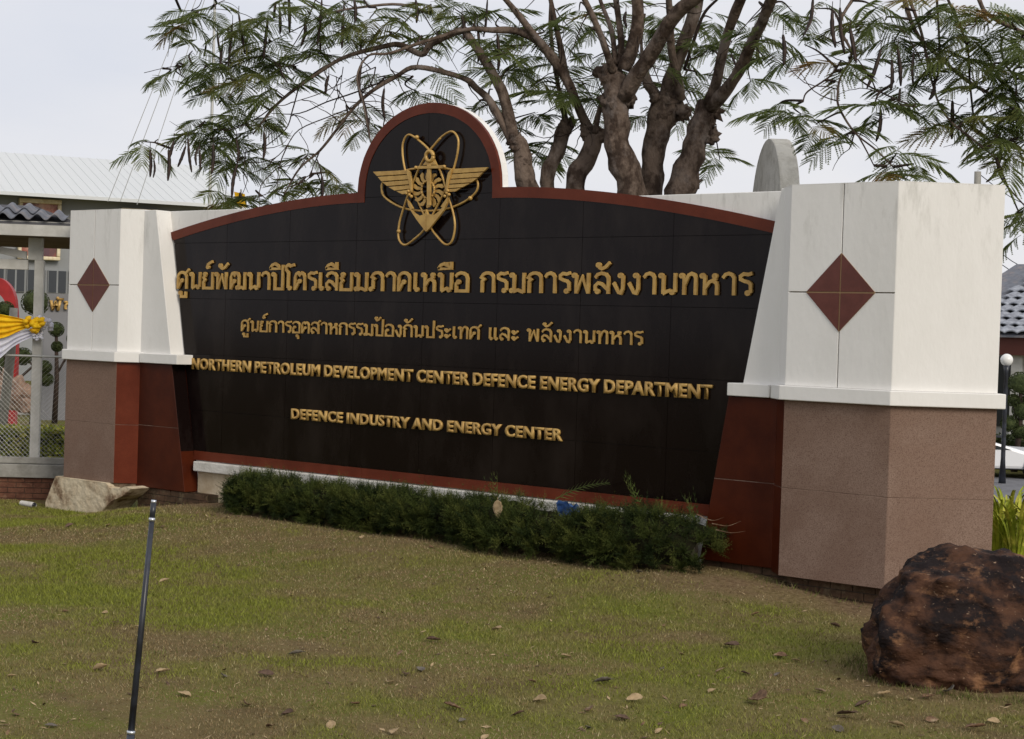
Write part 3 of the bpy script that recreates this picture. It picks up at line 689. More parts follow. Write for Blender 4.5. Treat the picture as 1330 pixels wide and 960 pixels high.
def stem(L, d, base_px, name='trunk', knobs=()):
    pts = cc(C, L); u0, v0, w0 = pts[0]
    pts = [(base_px, 420, w0*1.25), ((base_px+u0)/2, 335, w0*1.05)]+pts
    P = spl(pts, 8); o = []; rr_ = []
    for i, q in enumerate(P): o.append(at(q[0], q[1], d)); rr_.append(q[2]/2*d/F)
    o[0].z = min(o[0].z, 1.2)
    m = MB().tube([BASE+Vector((random.uniform(-.12, .12), random.uniform(-.1, .1), -.15))]+o, [rr_[0]*1.3]+rr_, 14, jit=.32)
    for (ku, kv, kr) in knobs:
        kx, ky = C(ku, kv); m.blob(at(kx, ky, d-.02), kr*.84/3.325*d/F, 16, 12, .8, 2.6)
    ob_ = m.build(name, bark, tree, sm=True); return ob_
stem([(290,815,92),(258,660,84),(222,600,60)], 20.2, 800, knobs=((235,620,42),(265,690,44)))
stem([(370,815,68),(415,650,66),(440,548,62)], 20.7, 810, knobs=((445,555,40),(475,530,24)))
stem([(490,815,88),(555,660,82),(570,585,84)], 20.5, 820, knobs=((590,590,44),(545,570,38)))
stem([(730,820,135),(680,650,112),(668,470,118),(655,330,128)], 19.9, 835, knobs=((640,320,62),(690,380,58),(640,440,52),(720,430,40)))
stem([(820,830,104),(830,650,106),(862,520,118),(900,430,108)], 20.6, 845, knobs=((950,485,46),(880,500,56),(835,430,32),(910,440,50)))
stem([(945,835,132),(1000,650,104),(1038,520,100),(1060,440,84)], 20.1, 862, knobs=((985,790,42),(1075,590,42),(1085,480,44),(1040,540,52)))
branch(cc(C, [(225,610,58),(185,430,50),(150,350,46),(85,240,40),(30,160,36),(0,130,32)])+cc(Lz, [(1330,190,30),(1290,235,28),(1200,195,26),(1130,200,22),(950,250,18),(800,345,14),(700,420,11),(640,480,9),(560,580,7)]), 20.2, 20.6)
branch(cc(C, [(232,640,44),(130,450,34),(60,380,30),(0,335,26)])+cc(Lz, [(1270,290,23),(1180,330,21),(1080,390,18),(1000,460,15),(930,550,13),(850,650,11),(760,730,9),(690,850,6)]), 20.2, 20.9)
branch(cc(C, [(450,545,30),(440,480,24),(420,390,20),(395,250,20),(382,100,18),(388,-60,14)]), 20.7, 21.1)
branch(cc(C, [(565,590,58),(520,500,38),(455,350,42),(400,265,44),(330,180,40),(240,135,34),(130,130,26),(20,128,18)])+cc(Lz, [(1300,180,16),(1150,230,12),(1060,240,10),(1010,330,8),(1035,440,7),(1060,570,6),(1075,640,4)]), 20.5, 20.0)
branch(cc(C, [(395,262,34),(310,150,34),(240,60,28),(190,0,24),(120,-80,20)]), 20.4, 20.0)
branch(cc(C, [(560,600,34),(490,440,34),(450,330,34),(425,200,28),(400,80,22),(370,-60,18)]), 20.5, 20.8)
branch(cc(C, [(575,570,28),(590,490,24),(608,430,16)]), 20.4, 20.2)
branch(cc(C, [(650,310,40),(630,240,34),(590,130,30),(525,-10,26),(470,-110,22)]), 19.8, 19.2)
branch(cc(C, [(665,280,28),(645,130,22),(600,10,18),(570,-100,14)]), 19.9, 20.3)
branch(cc(C, [(685,280,34),(688,190,30),(678,90,28),(662,-20,26),(650,-120,22)]), 19.9, 19.8)
branch(cc(C, [(700,300,62),(735,210,58),(758,90,56),(755,-30,52),(745,-180,40)]), 19.8, 19.5)
branch(cc(C, [(700,420,80),(760,320,70),(815,235,68),(865,150,66),(930,55,64),(1000,0,60),(1090,-70,52),(1250,-170,40)]), 19.8, 18.6)
branch(cc(C, [(880,440,80),(905,330,66),(950,210,60),(985,110,58),(1020,-10,54),(1040,-150,44)]), 20.6, 20.4)
branch(cc(C, [(860,460,60),(830,400,52),(800,350,44),(775,200,14),(790,60,10)]), 20.6, 20.9)
branch(cc(C, [(945,430,44),(935,350,40),(905,220,34),(900,100,32),(890,-40,28)]), 20.5, 20.0)
branch(cc(C, [(960,300,14),(1000,180,15),(1045,60,14),(1110,-10,12)]), 20.5, 20.0)
branch(cc(C, [(1065,450,56),(1100,350,46),(1125,230,44),(1160,110,46),(1200,10,50),(1240,-90,40)]), 20.0, 19.0)
branch(cc(C, [(1075,460,66),(1130,400,58),(1195,310,52),(1245,200,50),(1290,110,50),(1335,0,48),(1390,-110,44)]), 20.0, 18.4)
branch([(1018,-33,13),(1060,-60,11),(1120,-70,10),(1160,-40,8),(1188,39,5),(1221,75,5),(1258,106,4.5),(1294,125,4),(1330,131,4),(1370,140,3)], 18.4, 16.8)
branch([(1120,-70,8),(1118,-20,5),(1091,30,4),(1106,70,3.5),(1092,100,3),(1088,120,3),(1090,140,3),(1110,172,2.6),(1138,195,2.4),(1160,217,2)], 18.0, 16.9)
branch([(1092,80,3),(1077,100,2.6),(1049,119,2.2),(1043,131,2)], 17.6, 17.3)
branch([(1106,95,2.6),(1127,111,2.4),(1155,125,2.2),(1188,139,2)], 17.4, 17)
branch([(1170,-30,6),(1196,40,4),(1205,83,3),(1218,131,3),(1235,158,3),(1260,178,3),(1294,206,2.4)], 17.6, 16.5)
branch([(1250,-80,8),(1272,0,6),(1288,22,6),(1330,42,5),(1380,60,5)], 17.4, 16.4)
branch([(1215,-30,4),(1220,55,3),(1219,92,3),(1210,122,2.4)], 17.4, 17)
branch([(1227,-10,4),(1255,56,3),(1260,111,3),(1266,167,2.4)], 17.4, 17)
branch([(1300,60,3),(1305,83,3),(1319,103,3),(1319,140,2.4),(1322,180,2)], 17, 16.6)
branch([(1115,177,2.4),(1125,195,2),(1135,215,1.6)], 17, 16.9)
for L in ([(1330,60,18),(1200,20,14),(1040,30,12),(880,60,9),(760,120,6)], [(930,260,9),(850,300,8),(740,380,7),(640,470,6),(560,560,5),(380,600,4)], [(900,240,7),(830,235,6),(700,290,6),(600,240,5),(450,300,4)],
          [(1330,20,8),(1240,70,7),(1180,140,6),(1100,170,4)], [(1150,340,8),(1000,400,7),(880,440,6),(760,490,5),(640,490,3)], [(1130,510,5),(1060,450,5),(940,430,4),(920,330,4)],
          [(760,370,6),(730,480,6),(700,560,5),(600,640,4),(500,665,3)], [(1000,460,5),(900,500,5),(760,560,5),(700,640,4),(640,690,4),(540,700,3),(500,640,2)], [(850,650,6),(820,720,5),(790,780,4),(640,830,3),(560,860,2)],
          [(1090,290,5),(1000,330,4),(860,400,4),(740,440,3)], [(640,690,3),(685,720,3),(670,780,2.4),(640,820,2)], [(530,700,3),(535,780,3),(510,850,2)], [(380,600,4),(440,680,4),(445,790,3),(440,880,2)], [(560,570,4),(440,600,3),(360,650,3),(260,610,2),(200,640,2)],
          [(700,420,6),(560,520,5),(420,560,4),(300,540,3)], [(880,60,7),(800,20,6),(700,-60,5)], [(760,120,5),(640,180,4),(500,250,3.4),(350,240,2.6)], [(640,180,4),(560,80,3),(420,40,3),(250,50,2)],
          [(450,300,4),(330,280,3),(200,290,2),(90,315,1.6)], [(440,0,3),(300,60,2.6),(200,90,2)], [(1060,30,8),(1000,-60,8)], [(950,290,4),(940,360,3),(930,430,2.4)], [(1160,230,4),(1155,300,3.5),(1250,330,2)],
          [(760,730,5),(800,650,3),(760,570,2)], [(700,60,5),(600,100,4),(480,200,3),(480,350,2)], [(830,0,6),(780,120,5),(700,240,4),(600,300,3)]):
    branch(cc(Lz, L), 20.6+random.uniform(-.3, .5), 20.6+random.uniform(-.4, .9), res=4, n=6)

# one feathery leaf (rachis, pinnae, leaflets) in a few shapes
def leaf_mesh(seed, L=.52):
    r_ = random.Random(seed); m = MB(); npn = r_.choice((11, 12, 13)); droop = r_.uniform(.12, .42)
    def rp(t_): return Vector((L*t_, 0, -droop*L*t_*t_))
    m.tube([rp(k/6) for k in range(7)], [.0035-.0025*k/6 for k in range(7)], 3, 0)
    for i in range(npn):
        t_ = .14+.86*i/(npn-1); b0 = rp(t_); pl = L*(.40+.16*math.sin(math.pi*min(1, t_*.95)))*(1-.35*t_)
        for s in (-1, 1):
            an_ = R(58-26*t_+r_.uniform(-7, 7)); dr = r_.uniform(.15, .5)
            def pp(q): return b0+Vector((math.cos(an_)*pl*q, s*math.sin(an_)*pl*q, -dr*pl*q*q-droop*L*.3*q*t_))
            dv = Vector((math.cos(an_), s*math.sin(an_), 0)); nv = Vector((-dv.y, dv.x, 0))
            nl = 10; lw = .024*(L/.52)
            for k in range(nl):
                q0 = (k+.3)/nl; p0 = pp(q0); p1 = pp(min(1, q0+.085)); tw = lw*(1-.5*q0)*r_.uniform(.8, 1.15)
                for s2 in (-1, 1):
                    tip = p1+nv*s2*tw+dv*.006+Vector((0, 0, -.003)); m.add([p0, p1, tip], [(0, 1, 2)] if s2 > 0 else [(0, 2, 1)])
            m.add([pp(0)+nv*.0016, pp(0)-nv*.0016, pp(.55)-nv*.0016, pp(1), pp(.55)+nv*.0016], [(0, 1, 2, 3, 4)], 0)
    return m
LM = [leaf_mesh(s) for s in range(5)]
LMe = [m.mesh('leaf', leafA) for m in LM]; LMy = [m.mesh('leaf', leafY) for m in LM[:2]]
clus = [(800,70,21.2),(820,110,21.5),(770,165,21.4),(735,160,21),(860,90,20.2),(895,140,21.3),(925,75,21.2),(800,15,20.9),(830,50,21.3),(975,110,21),(950,60,20.9),(1030,20,19.2),(1005,20,19.6),(650,95,20.3),(715,130,20.4),(620,60,20.4),(245,25,20.3),(225,38,20.3),(280,15,20.4),(300,40,20.8),(330,30,20.2),(265,52,20.9),(350,60,20.5),(400,20,20.2),(420,50,20.6),(250,70,21),(238,88,20.8),(275,92,20.3),(300,85,20.7),
 (285,128,21),(320,108,20.2),(350,85,20.8),(380,95,20.5),(310,150,20.6),(340,135,20.2),(290,162,20.7),(360,120,20.8),(185,188,20.9),(215,100,20.8),(240,105,21),(262,110,20.7),(205,185,20.9),(245,30,20),
 (300,190,20.6),(330,168,20.8),(262,165,20.9),(400,72,20.8),(440,30,20.4),(460,52,20.9),(480,28,20.2),(500,45,20.6),(450,8,20.9),(380,8,20.1),(520,28,20.4),(490,105,21.3),(545,125,21.4),(455,148,21.3),(475,168,21.4),
 (545,62,20.8),(403,205,21),(418,245,21.2),(310,262,21.2),(283,262,21),(345,262,21.3),(440,240,21.2),(385,238,21.1),(315,60,20.5),(345,160,20.9),(290,205,21),(325,215,21.1),(270,185,20.8),(235,100,20.6),(355,20,20),
 (610,20,20.5),(645,50,20.9),(660,72,20.2),(700,40,20.6),(720,62,21),(740,28,20.3),(670,92,20.7),(700,112,21),(740,120,20.3),(765,130,20.6),(790,105,20.9),(695,150,20.8),(660,160,21.2),(640,120,20.9),(780,38,20.2),
 (850,28,20.5),(870,60,21),(905,62,20.4),(925,28,20.8),(882,110,21.1),(905,102,20.7),(960,95,20.9),(990,58,20.2),(935,212,21.4),(915,195,21.6),(680,198,21.3),(715,196,21.4),(840,150,21.2),(630,135,21.2),(752,18,20.7),(650,25,20.6),(575,40,21),(590,15,20.5),
 (560,15,20.6),(690,72,20.6),(725,95,20.9),(770,80,20.5),(880,20,20.6),(900,40,21.1),(560,95,21.5),(600,160,21.8),(690,215,21.9),
 (985,50,19),(1010,62,18.7),(1045,62,18.4),(1060,15,18.2),(1100,38,17.9),(1110,78,17.6),(1120,35,17.7),(1150,30,17.3),(1180,45,17.5),(1190,18,17.2),(1210,62,17.4),(1130,92,17.6),(1150,102,17.2),(1170,122,17.4),
 (1095,95,17.5),(1010,140,17.8),(1040,152,17.5),(1060,165,17.3),(1075,112,17.5),(1135,142,17.1),(1152,147,17.3),(1102,182,17.2),(1165,203,16.8),(1187,217,16.7),(1143,224,16.9),(1210,142,17),(1193,147,17.2),(1250,52,17),
 (1280,22,16.7),(1300,52,16.8),(1260,92,17),(1292,92,16.6),(1322,60,16.5),(1322,102,16.7),(1280,122,16.9),(1300,150,16.6),(1325,150,16.4),(1290,176,16.7),(1320,188,16.4),(1312,213,16.6),(1270,160,16.9),(1242,165,17),(1255,30,17.1),(1230,15,17),
 (1334,275,16.4),(1332,300,16.5),(1240,75,17),(1310,125,16.8),(1325,30,16.6),(1160,60,17.4),(1085,60,17.9),(1270,60,16.9),(1140,15,17.5),(1215,20,17.3),(1345,90,16.5),(1350,160,16.5)]
leaves = []
def put_cluster(p, nleaf, big, down=.0):
    a0 = random.uniform(0, 6.28)
    for k in range(nleaf):
        a = a0+2*math.pi*k/nleaf+random.uniform(-.35, .35); el = random.uniform(-.45, .25)-down
        leaves.append((p+Vector((random.uniform(-.05, .05), random.uniform(-.05, .05), random.uniform(-.08, .08))), a, el, random.uniform(-.5, .5), big*random.uniform(.62, 1.05)))
twb = MB()
def twig(p, u, v):
    best = min(BR, key=lambda q: (q[1]-u)**2+(q[2]-v)**2+30*(q[3]-(p-CAM).dot(fw))**2+(400 if q[2] > v+70 else 0))
    a_ = best[0]; mid = (a_+p)/2+Vector((random.uniform(-.1, .1), random.uniform(-.1, .1), random.uniform(-.02, .16)*(p-a_).length))
    P = [Vector(q) for q in spl([tuple(a_), tuple(mid), tuple(p)], 4)]; n_ = len(P); m = MB()
    m.tube(P, [.015-.009*k/(n_-1) for k in range(n_)], 5)
    twb.add(m.v, m.f)
for (u, v, d) in clus:
    p = at(u, v-4, d); twig(p, u, v); 
    if (u > 1000 and random.random() < (.30 if u < 1200 else .08)) or random.random() < .06: continue
    put_cluster(p, random.choice((3, 4, 4, 5)) if u < 1000 else random.choice((3, 4)) if u < 1200 else random.choice((4, 5)), .88)
# the crown goes on above the picture
for k in range(34):
    u = random.uniform(150, 1420); v = random.uniform(-330, -25); d = random.uniform(17.5, 22.5)
    if u < 520 and v < -160: continue
    p = at(u, v, d); twig(p, u, v); put_cluster(p, 5, 1.0)
for k in range(150):
    b_ = random.choice([q for q in BR if 180 < q[1] < 1330 and -20 < q[2] < 230]); p = b_[0].copy(); d = (rt*random.uniform(-1, 1)+up*random.uniform(-.7, .4)+fw*random.uniform(-.4, .4)).normalized(); P = [p.copy()]; L_ = random.uniform(.25, .9)
    for q in range(8):
        d = (d+rt*random.uniform(-.35, .35)+up*random.uniform(-.35, .32)+fw*random.uniform(-.2, .2)).normalized(); p = p+d*L_/8; P.append(p.copy())
    m = MB(); m.tube(P, [.008-.0055*i/8 for i in range(9)], 4); twb.add(m.v, m.f)
twb.build('twigs', twigm, tree, sm=True)['kind'] = 'stuff'
def lmat(L_):
    p, a, el, ro, s_ = L_
    return Matrix.Translation(p) @ Matrix.Rotation(a, 4, 'Z') @ Matrix.Rotation(-el, 4, 'Y') @ Matrix.Rotation(ro, 4, 'X') @ Matrix.Scale(s_, 4)
def inview(L_):
    q = L_[0]-CAM; z = q.dot(fw); return -40 < 665+F*q.dot(rt)/z < 1370 and 480-F*q.dot(up)/z > -40
vis = [l for l in leaves if inview(l)]; inv_ = [l for l in leaves if not inview(l)]
vis.sort(key=lambda l: -l[4]/((l[0]-CAM).length))
for k, l in enumerate(vis[:300]):
    me_ = random.choice(LMy) if random.random() < .05 else random.choice(LMe)
    o = bpy.data.objects.new('leaf', me_); COL.objects.link(o); o.parent = tree; m_ = lmat(l); m_.translation = l[0]-BASE; o.matrix_local = m_
V = []; Fc = []; nb = 0; rest = vis[300:]+inv_
arrs = [np.array(m.v) for m in LM]
for l in rest:
    k = random.randrange(5); m_ = np.array(lmat(l)); a_ = arrs[k]@m_[:3, :3].T+m_[:3, 3]; V.append(a_); Fc += [tuple(nb+i for i in f) for f in LM[k].f]; nb += len(a_)
me = bpy.data.meshes.new('foliage'); me.from_pydata((np.concatenate(V)-np.array(BASE)).tolist(), [], Fc); me.materials.append(leafA); me.update()
o = bpy.data.objects.new('foliage', me); COL.objects.link(o); o.parent = tree; o['kind'] = 'stuff'
print('LEAVES', len(leaves), len(vis), len(me.polygons))
# hanging pods
pods = [((310,18),(314,45),(318,70)),((348,24),(345,50),(342,78)),((418,0),(416,30),(412,60)),((446,18),(445,40),(444,63)),((375,-5),(376,20),(376,43)),((363,12),(364,28),(364,44)),((302,30),(299,60),(296,90)),((289,57),(287,72),(286,90)),
 ((307,180),(310,198),(308,213)),((308,213),(303,234),(301,257)),((244,180),(246,205),(249,224)),((241,190),(236,205),(231,217)),((219,195),(220,215),(218,235)),((259,195),(260,208),(260,222)),((277,187),(277,208),(275,226)),((195,195),(196,212),(195,230)),((200,208),(201,220),(199,231)),
 ((343,172),(344,190),(342,207)),((418,228),(419,242),(419,256)),((470,80),(466,106),(469,132)),((499,115),(497,135),(500,156)),((363,85),(367,98),(374,108)),((397,24),(396,44),(391,60)),((470,122),(476,150),(481,185)),((226,183),(222,197),(218,212)),
 ((1056,-2),(1053,25),(1043,48)),((1081,14),(1081,38),(1085,62)),((1091,10),(1092,40),(1097,70)),((1104,36),(1108,58),(1112,82)),((1144,64),(1136,92),(1126,115)),((1166,64),(1169,88),(1170,112)),((1158,78),(1159,98),(1157,118)),((1187,68),(1185,90),(1186,112)),
 ((1202,67),(1213,95),(1214,112)),((1214,112),(1212,122),(1207,130)),((1144,142),(1143,165),(1138,184)),((1237,131),(1237,155),(1236,181)),((1298,170),(1300,200),(1295,222)),((1296,218),(1290,229),(1281,237)),((1017,45),(1019,65),(1018,85)),((983,68),(984,76),(987,84)),
 ((985,60),(984,68),(985,75)),((813,15),(811,25),(814,36)),((620,30),(622,55),(621,80)),((646,45),(648,70),(647,94)),((600,20),(603,35),(602,52)),((633,0),(631,30),(628,48)),((255,215),(254,202),(259,190)),((427,98),(424,108),(423,122)),((540,0),(542,16),(541,30)),((460,0),(462,14),(461,30)),((282,40),(284,58),(288,76))]
for P in pods:
    d = 17.1 if P[0][0] > 1000 else 20.3
    sg = spl([(*q,) for q in P], 5); m = MB(); n_ = len(sg); b0 = 0
    pts = [at(q[0], q[1], d) for q in sg]; wd = .021 if d > 18 else .022; th = random.uniform(-.8, .8)
    sd_ = (rt*math.cos(th)+fw*math.sin(th)); ns = (rt*-math.sin(th)+fw*math.cos(th))
    for k, p in enumerate(pts):
        e = wd*(math.sin(math.pi*(.06+.9*k/(n_-1)))**.45)*(1+.12*math.sin(k*2.4)); q = .35*e
        m.v += [tuple(p-sd_*e), tuple(p-ns*q), tuple(p+sd_*e), tuple(p+ns*q)]
    for k in range(n_-1):
        for j in range(4): m.f.append((4*k+j, 4*k+(j+1) % 4, 4*k+4+(j+1) % 4, 4*k+4+j)); m.mi.append(0)
    m.f += [(3, 2, 1, 0), tuple(4*(n_-1)+j for j in range(4))]; m.mi += [0, 0]
    m.tube([pts[0]+Vector((0, 0, .09)), pts[0]], .004, 4)
    m.build('seed_pod', podm, tree, sm=True)

# ------------------------------------------------------------ juniper hedge along the foot of the wall
hedge = empty('juniper_hedge', (.4, -.5, -.05), 'low dark green juniper hedge along the foot of the black panel', 'hedge')
HT = np.array([(-2.22,.27),(-2.1,.35),(-1.72,.37),(-1.15,.35),(-.59,.36),(-.06,.37),(.45,.37),(.94,.36),(1.2,.40),(1.4,.44),(1.68,.37),(2.04,.34),(2.39,.36),(2.72,.42),(3.04,.48),(3.28,.44),(3.56,.37),(3.75,.27),(3.85,.18)])
def htop(x): return float(np.interp(x, HT[:, 0], HT[:, 1]))-.012-.012*smooth(-2.2, -1.6, x)*(1-smooth(2.3, 2.8, x))+.035*noise.noise(Vector((x*3.1, 1, 0)))+.02*noise.noise(Vector((x*8, 1, 0)))
HX0, HX1 = -2.2, 3.84
def surf(x, a):                                          # a: 0 back-top .. 1 front-bottom
    e = (1-smooth(3.3, 3.86, x)*.45)*(.55+.45*smooth(HX0, HX0+.5, x)); zt = htop(x)
    yf_ = -.12-.20*smooth(.6, 2.6, x)-(.84+.12*noise.noise(Vector((x*1.3, 7, 2)))+.07*noise.noise(Vector((x*4, 7, 2))))*e; g0 = gz(x, yf_)
    if a < .42: t_ = a/.42; y = -.12+(yf_+.12)*.85*t_; z = zt-(zt-g0)*.10*t_**3
    else: t_ = (a-.42)/.58; y = yf_+(-.12-yf_)*(.15*(1-math.sin(min(1, t_*1.6)*math.pi/2))+.12*max(0, t_-.5)); z = g0+(zt-g0)*.90*(1-t_)
    return Vector((x, y, max(g0-.01, z)))
m = MB(); nxh, nah = 90, 14
for i in range(nxh+1):
    x = HX0+.1+(HX1-HX0-.2)*i/nxh
    for j in range(nah+1):
        p = surf(x, j/nah); c0 = Vector((x, -.42, .15)); q = c0+(p-c0)*(.70+.10*noise.noise(p*5)); q.z = max(q.z, gz(x, -.5)-.02); m.v.append(tuple(q))
for i in range(nxh):
    for j in range(nah): m.f.append((i*(nah+1)+j, i*(nah+1)+j+1, (i+1)*(nah+1)+j+1, (i+1)*(nah+1)+j)); m.mi.append(0)
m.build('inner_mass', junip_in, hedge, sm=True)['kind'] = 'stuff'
V = []; Fc = []; TC = []
def spray(p, d, L, tb=None, fat=.20):
    tb = tb or random.choice(((.030, .045, .012), (.045, .062, .016), (.065, .088, .020), (.085, .100, .026))); st_ = len(V)
    d = d.normalized(); sd_ = d.cross(Vector((random.uniform(-1, 1), random.uniform(-1, 1), random.uniform(-1, 1)))).normalized(); n3 = d.cross(sd_)
    cur_ = Vector((random.uniform(-.3, .3), random.uniform(-.3, .2), random.uniform(-.1, .35)))*L
    n_ = 7; pr_ = None
    for k in range(n_):
        t_ = k/(n_-1); q = p+d*L*t_+cur_*t_*t_; wd = L*fat*(1-.75*t_)*random.uniform(.7, 1.2)
        for s in (-1, 1):
            ax = sd_ if k % 2 else n3
            b = len(V); tip = q+ax*s*wd+d*L*.20; V.extend([tuple(q-d*L*.02), tuple(q+d*L*.05), tuple(tip)]); Fc.append((b, b+1, b+2))
    b = len(V); V.extend([tuple(p-sd_*.0025), tuple(p+sd_*.0025), tuple(p+d*L*1.12+cur_*1.2)]); Fc.append((b, b+1, b+2)); TC.extend([(*tb, 1)]*(len(V)-st_))
for k in range(1250):
    x = random.uniform(HX0, HX1-.04); a = random.random()**.8
    if random.random() < smooth(.65, 1.0, a)*.5: continue
    p = surf(x, a)
    if noise.noise(p*3.3) < -.22 and random.random() < .6: continue
    c0 = Vector((x, -.34, .03)); o_ = (p-c0).normalized(); sz = random.uniform(.7, 1.25)
    D = (o_+Vector((random.uniform(-.1, .7), random.uniform(-.3, .2), random.uniform(.1, .6)))).normalized(); base = p-o_*random.uniform(.05, .13)
    TBC = random.choice(((.018, .028, .009), (.034, .048, .013), (.052, .068, .016), (.085, .098, .024)))
    for j in range(26):
        d = D*random.uniform(.6, 1.1)+Vector((random.gauss(0, .5), random.gauss(0, .5), random.gauss(0, .5))); q = base+d*.045*sz*random.random()
        if q.z < gz(q.x, q.y)+.01: continue
        tq = random.uniform(.65, 1.35); spray(q, d, random.uniform(.045, .085)*sz, tuple(c_*tq for c_ in TBC), .36)
for k in range(40):                                      # long shoots standing out of the top
    x = random.uniform(HX0+.2, HX1-.1); p = surf(x, random.uniform(0, .45)); spray(p, Vector((random.uniform(-.2, .9), random.uniform(-.5, .2), 1.0)), random.uniform(.07, .13))
for (u, v) in ((645, 640), (832, 640), (905, 665)):
    p = aty(u, v, -.45)
    for q in range(5): spray(p+Vector((random.uniform(-.05, .05), 0, -.08)), Vector((-.4+random.uniform(-.2, .2), 0, 1)), .2)
me = bpy.data.meshes.new('foliage'); o0 = Vector((.4, -.5, -.05)); me.from_pydata([tuple(Vector(v)-o0) for v in V], [], Fc); me.materials.append(junip); me.update(); ca = me.color_attributes.new('tint', 'FLOAT_COLOR', 'POINT'); ca.data.foreach_set('color', np.array(TC, dtype=np.float32).ravel())
o = bpy.data.objects.new('foliage', me); COL.objects.link(o); o.parent = hedge; o['kind'] = 'stuff'
# palm-like frond lying over the hedge
m = MB(); A_ = aty(722, 648, -.30); B_ = aty(792, 627, -.22); n_ = 12
pts = [A_.lerp(B_, k/n_)+Vector((0, 0, .035*math.sin(math.pi*k/n_))) for k in range(n_+1)]
m.tube(pts, [.006-.004*k/n_ for k in range(n_+1)], 5)
for k in range(1, n_):
    for s in (-1, 1):
        d = (B_-A_).normalized(); t_ = d*.09+Vector((0, -.03*s, .055*s if s > 0 else -.05)); q = pts[k]; wv = Vector((0, .0, .006))
        m.add([q-wv, q+wv, q+t_*(1-.5*k/n_)], [(0, 1, 2)])
tag(m.build('fallen_frond', leafA), 'slim pinnate frond lying across the hedge top before the red border', 'leaf')
# long dry blades at hedge right end
m = MB()
for (a_, b_, c_) in (((925,680),(945,683),(962,677)), ((930,688),(950,692),(968,690)), ((905,668),(925,676),(940,672))):
    P = [aty(q[0], q[1], -.5) for q in spl([a_, b_, c_], 4)]; m.tube(P, [.005*(1-.8*k/(len(P)-1)) for k in range(len(P))], 4)
m.build('shoot', dryleaf, hedge)
# blue plastic scrap on the hedge
m = MB(); n_ = 9; c0 = aty(739, 661, -.62)
for i in range(n_):
    for j in range(n_):
        x, y = i/(n_-1)-.5, j/(n_-1)-.5; r_ = .22*math.cos(.9*math.hypot(x, y)); q = c0+Vector((x*.25, y*.05-.02*noise.noise(Vector((x*6, y*6, 0))), -y*.12-x*.02+.045*noise.noise(Vector((x*5, y*5, 3)))-.05*abs(x)))
        m.v.append(tuple(q))
for i in range(n_-1):
    for j in range(n_-1): m.f.append((i*n_+j, (i+1)*n_+j, (i+1)*n_+j+1, i*n_+j+1)); m.mi.append(0)
tag(m.build('plastic_bag', bluem, sm=True), 'crumpled blue plastic bag caught on top of the hedge', 'bag')

# ------------------------------------------------------------ fallen leaves
def dleaf(c, size, yaw, mt, name, label, group=None, tilt=(0, 0), curl=.35, stand=0):
    m = MB(); n_, k_ = 9, 5
    for i in range(n_):
        t_ = i/(n_-1)
        for j in range(k_):
            s = (j/(k_-1)-.5)*2; wv = .30*math.sin(math.pi*(t_**.8))**.8+.012
            z = curl*(.22*s*s*math.sin(math.pi*t_)+.25*(t_-.5)**2)+.02*math.sin(i*3+j*5)
            m.v.append((size*(t_-.5), size*wv*s, size*z))
    for i in range(n_-1):
        for j in range(k_-1): m.f.append((i*k_+j, i*k_+j+1, (i+1)*k_+j+1, (i+1)*k_+j)); m.mi.append(0)
    m.tube([(-size*.5, 0, size*curl*.0625), (-size*.62, 0, size*.02)], size*.014, 4)
    me_ = m.mesh(name, mt, sm=True); o = bpy.data.objects.new(name, me_); COL.objects.link(o)
    o.matrix_world = Matrix.Translation(c) @ Matrix.Rotation(yaw, 4, 'Z') @ Matrix.Rotation(tilt[0], 4, 'X') @ Matrix.Rotation(tilt[1], 4, 'Y')
    sm_ = o.modifiers.new('thickness', 'SOLIDIFY'); sm_.thickness = .0012
    tag(o, label, 'leaf', group); return o
special = [(783,889,.115,greyleaf,'broad grey curled leaf lying on the lawn right of centre'), (824,912,.10,paleleaf,'pale cream dry leaf on the lawn just below the grey curled leaf'),
 (985,915,.17,dryleaf,'long twisted brown leaf on the lawn left of the rock'), (563,835,.11,dryleaf2,'dark brown upright leaf on the lawn below the hedge middle'),
 (588,923,.12,dryleaf,'pinkish brown rolled leaf on the lawn at the bottom centre'), (130,872,.10,paleleaf,'tan curled leaf on the lawn just left of the black pole'),
 (212,876,.10,paleleaf,'tan curled leaf on the lawn just right of the black pole'), (345,879,.10,dryleaf2,'dark brown leaf on the lawn midway between pole and picture centre'),
 (136,798,.055,paleleaf,'small whitish leaf on the lawn left of the black pole'), (1233,902,.12,greyleaf,'arched greyish leaf on the lawn in front of the rock'),
 (1100,933,.14,dryleaf2,'dark folded leaf lying below the left side of the rock'), (1148,906,.10,paleleaf,'yellowish pale leaf on the lawn in front of the rock left side'),
 (950,842,.12,dryleaf2,'dark leaf on green grass left of the rock'), (1268,950,.13,dryleaf,'brown leaf in the lower right corner of the lawn')]
for u, v, s_, mt_, lb in special:
    p = atg(u, v); dleaf(p+Vector((0, 0, s_*.18)), s_, random.uniform(0, 6), mt_, 'fallen_leaf', lb, tilt=(random.uniform(-.5, .5), random.uniform(-.5, .4)), curl=random.uniform(.5, 1.0))
oth = [(691,887),(702,912),(766,924),(808,936),(764,947),(856,952),(887,920),(645,820),(520,850),(527,878),(546,872),(507,888),(461,917),(512,954),(350,945),(373,930),(385,852),(430,945),(320,918),(213,757),(85,796),(45,838),(66,945),(885,851),(1013,855),(1034,860),(935,873),(968,877),(1010,878),(925,900),
 (1065,900),(1182,910),(1205,908),(1120,918),(1088,950),(1165,945),(1210,938),(1290,940),(1310,918),(673,930),(600,938),(630,960),(1045,938),(470,700),(560,712),(905,735),(830,745),(720,735),(210,686),(140,684),(55,690),(90,655+30),(290,880),(15,880),(20,930),(240,905),(980,800),(1085,815),(860,870),(735,855)]
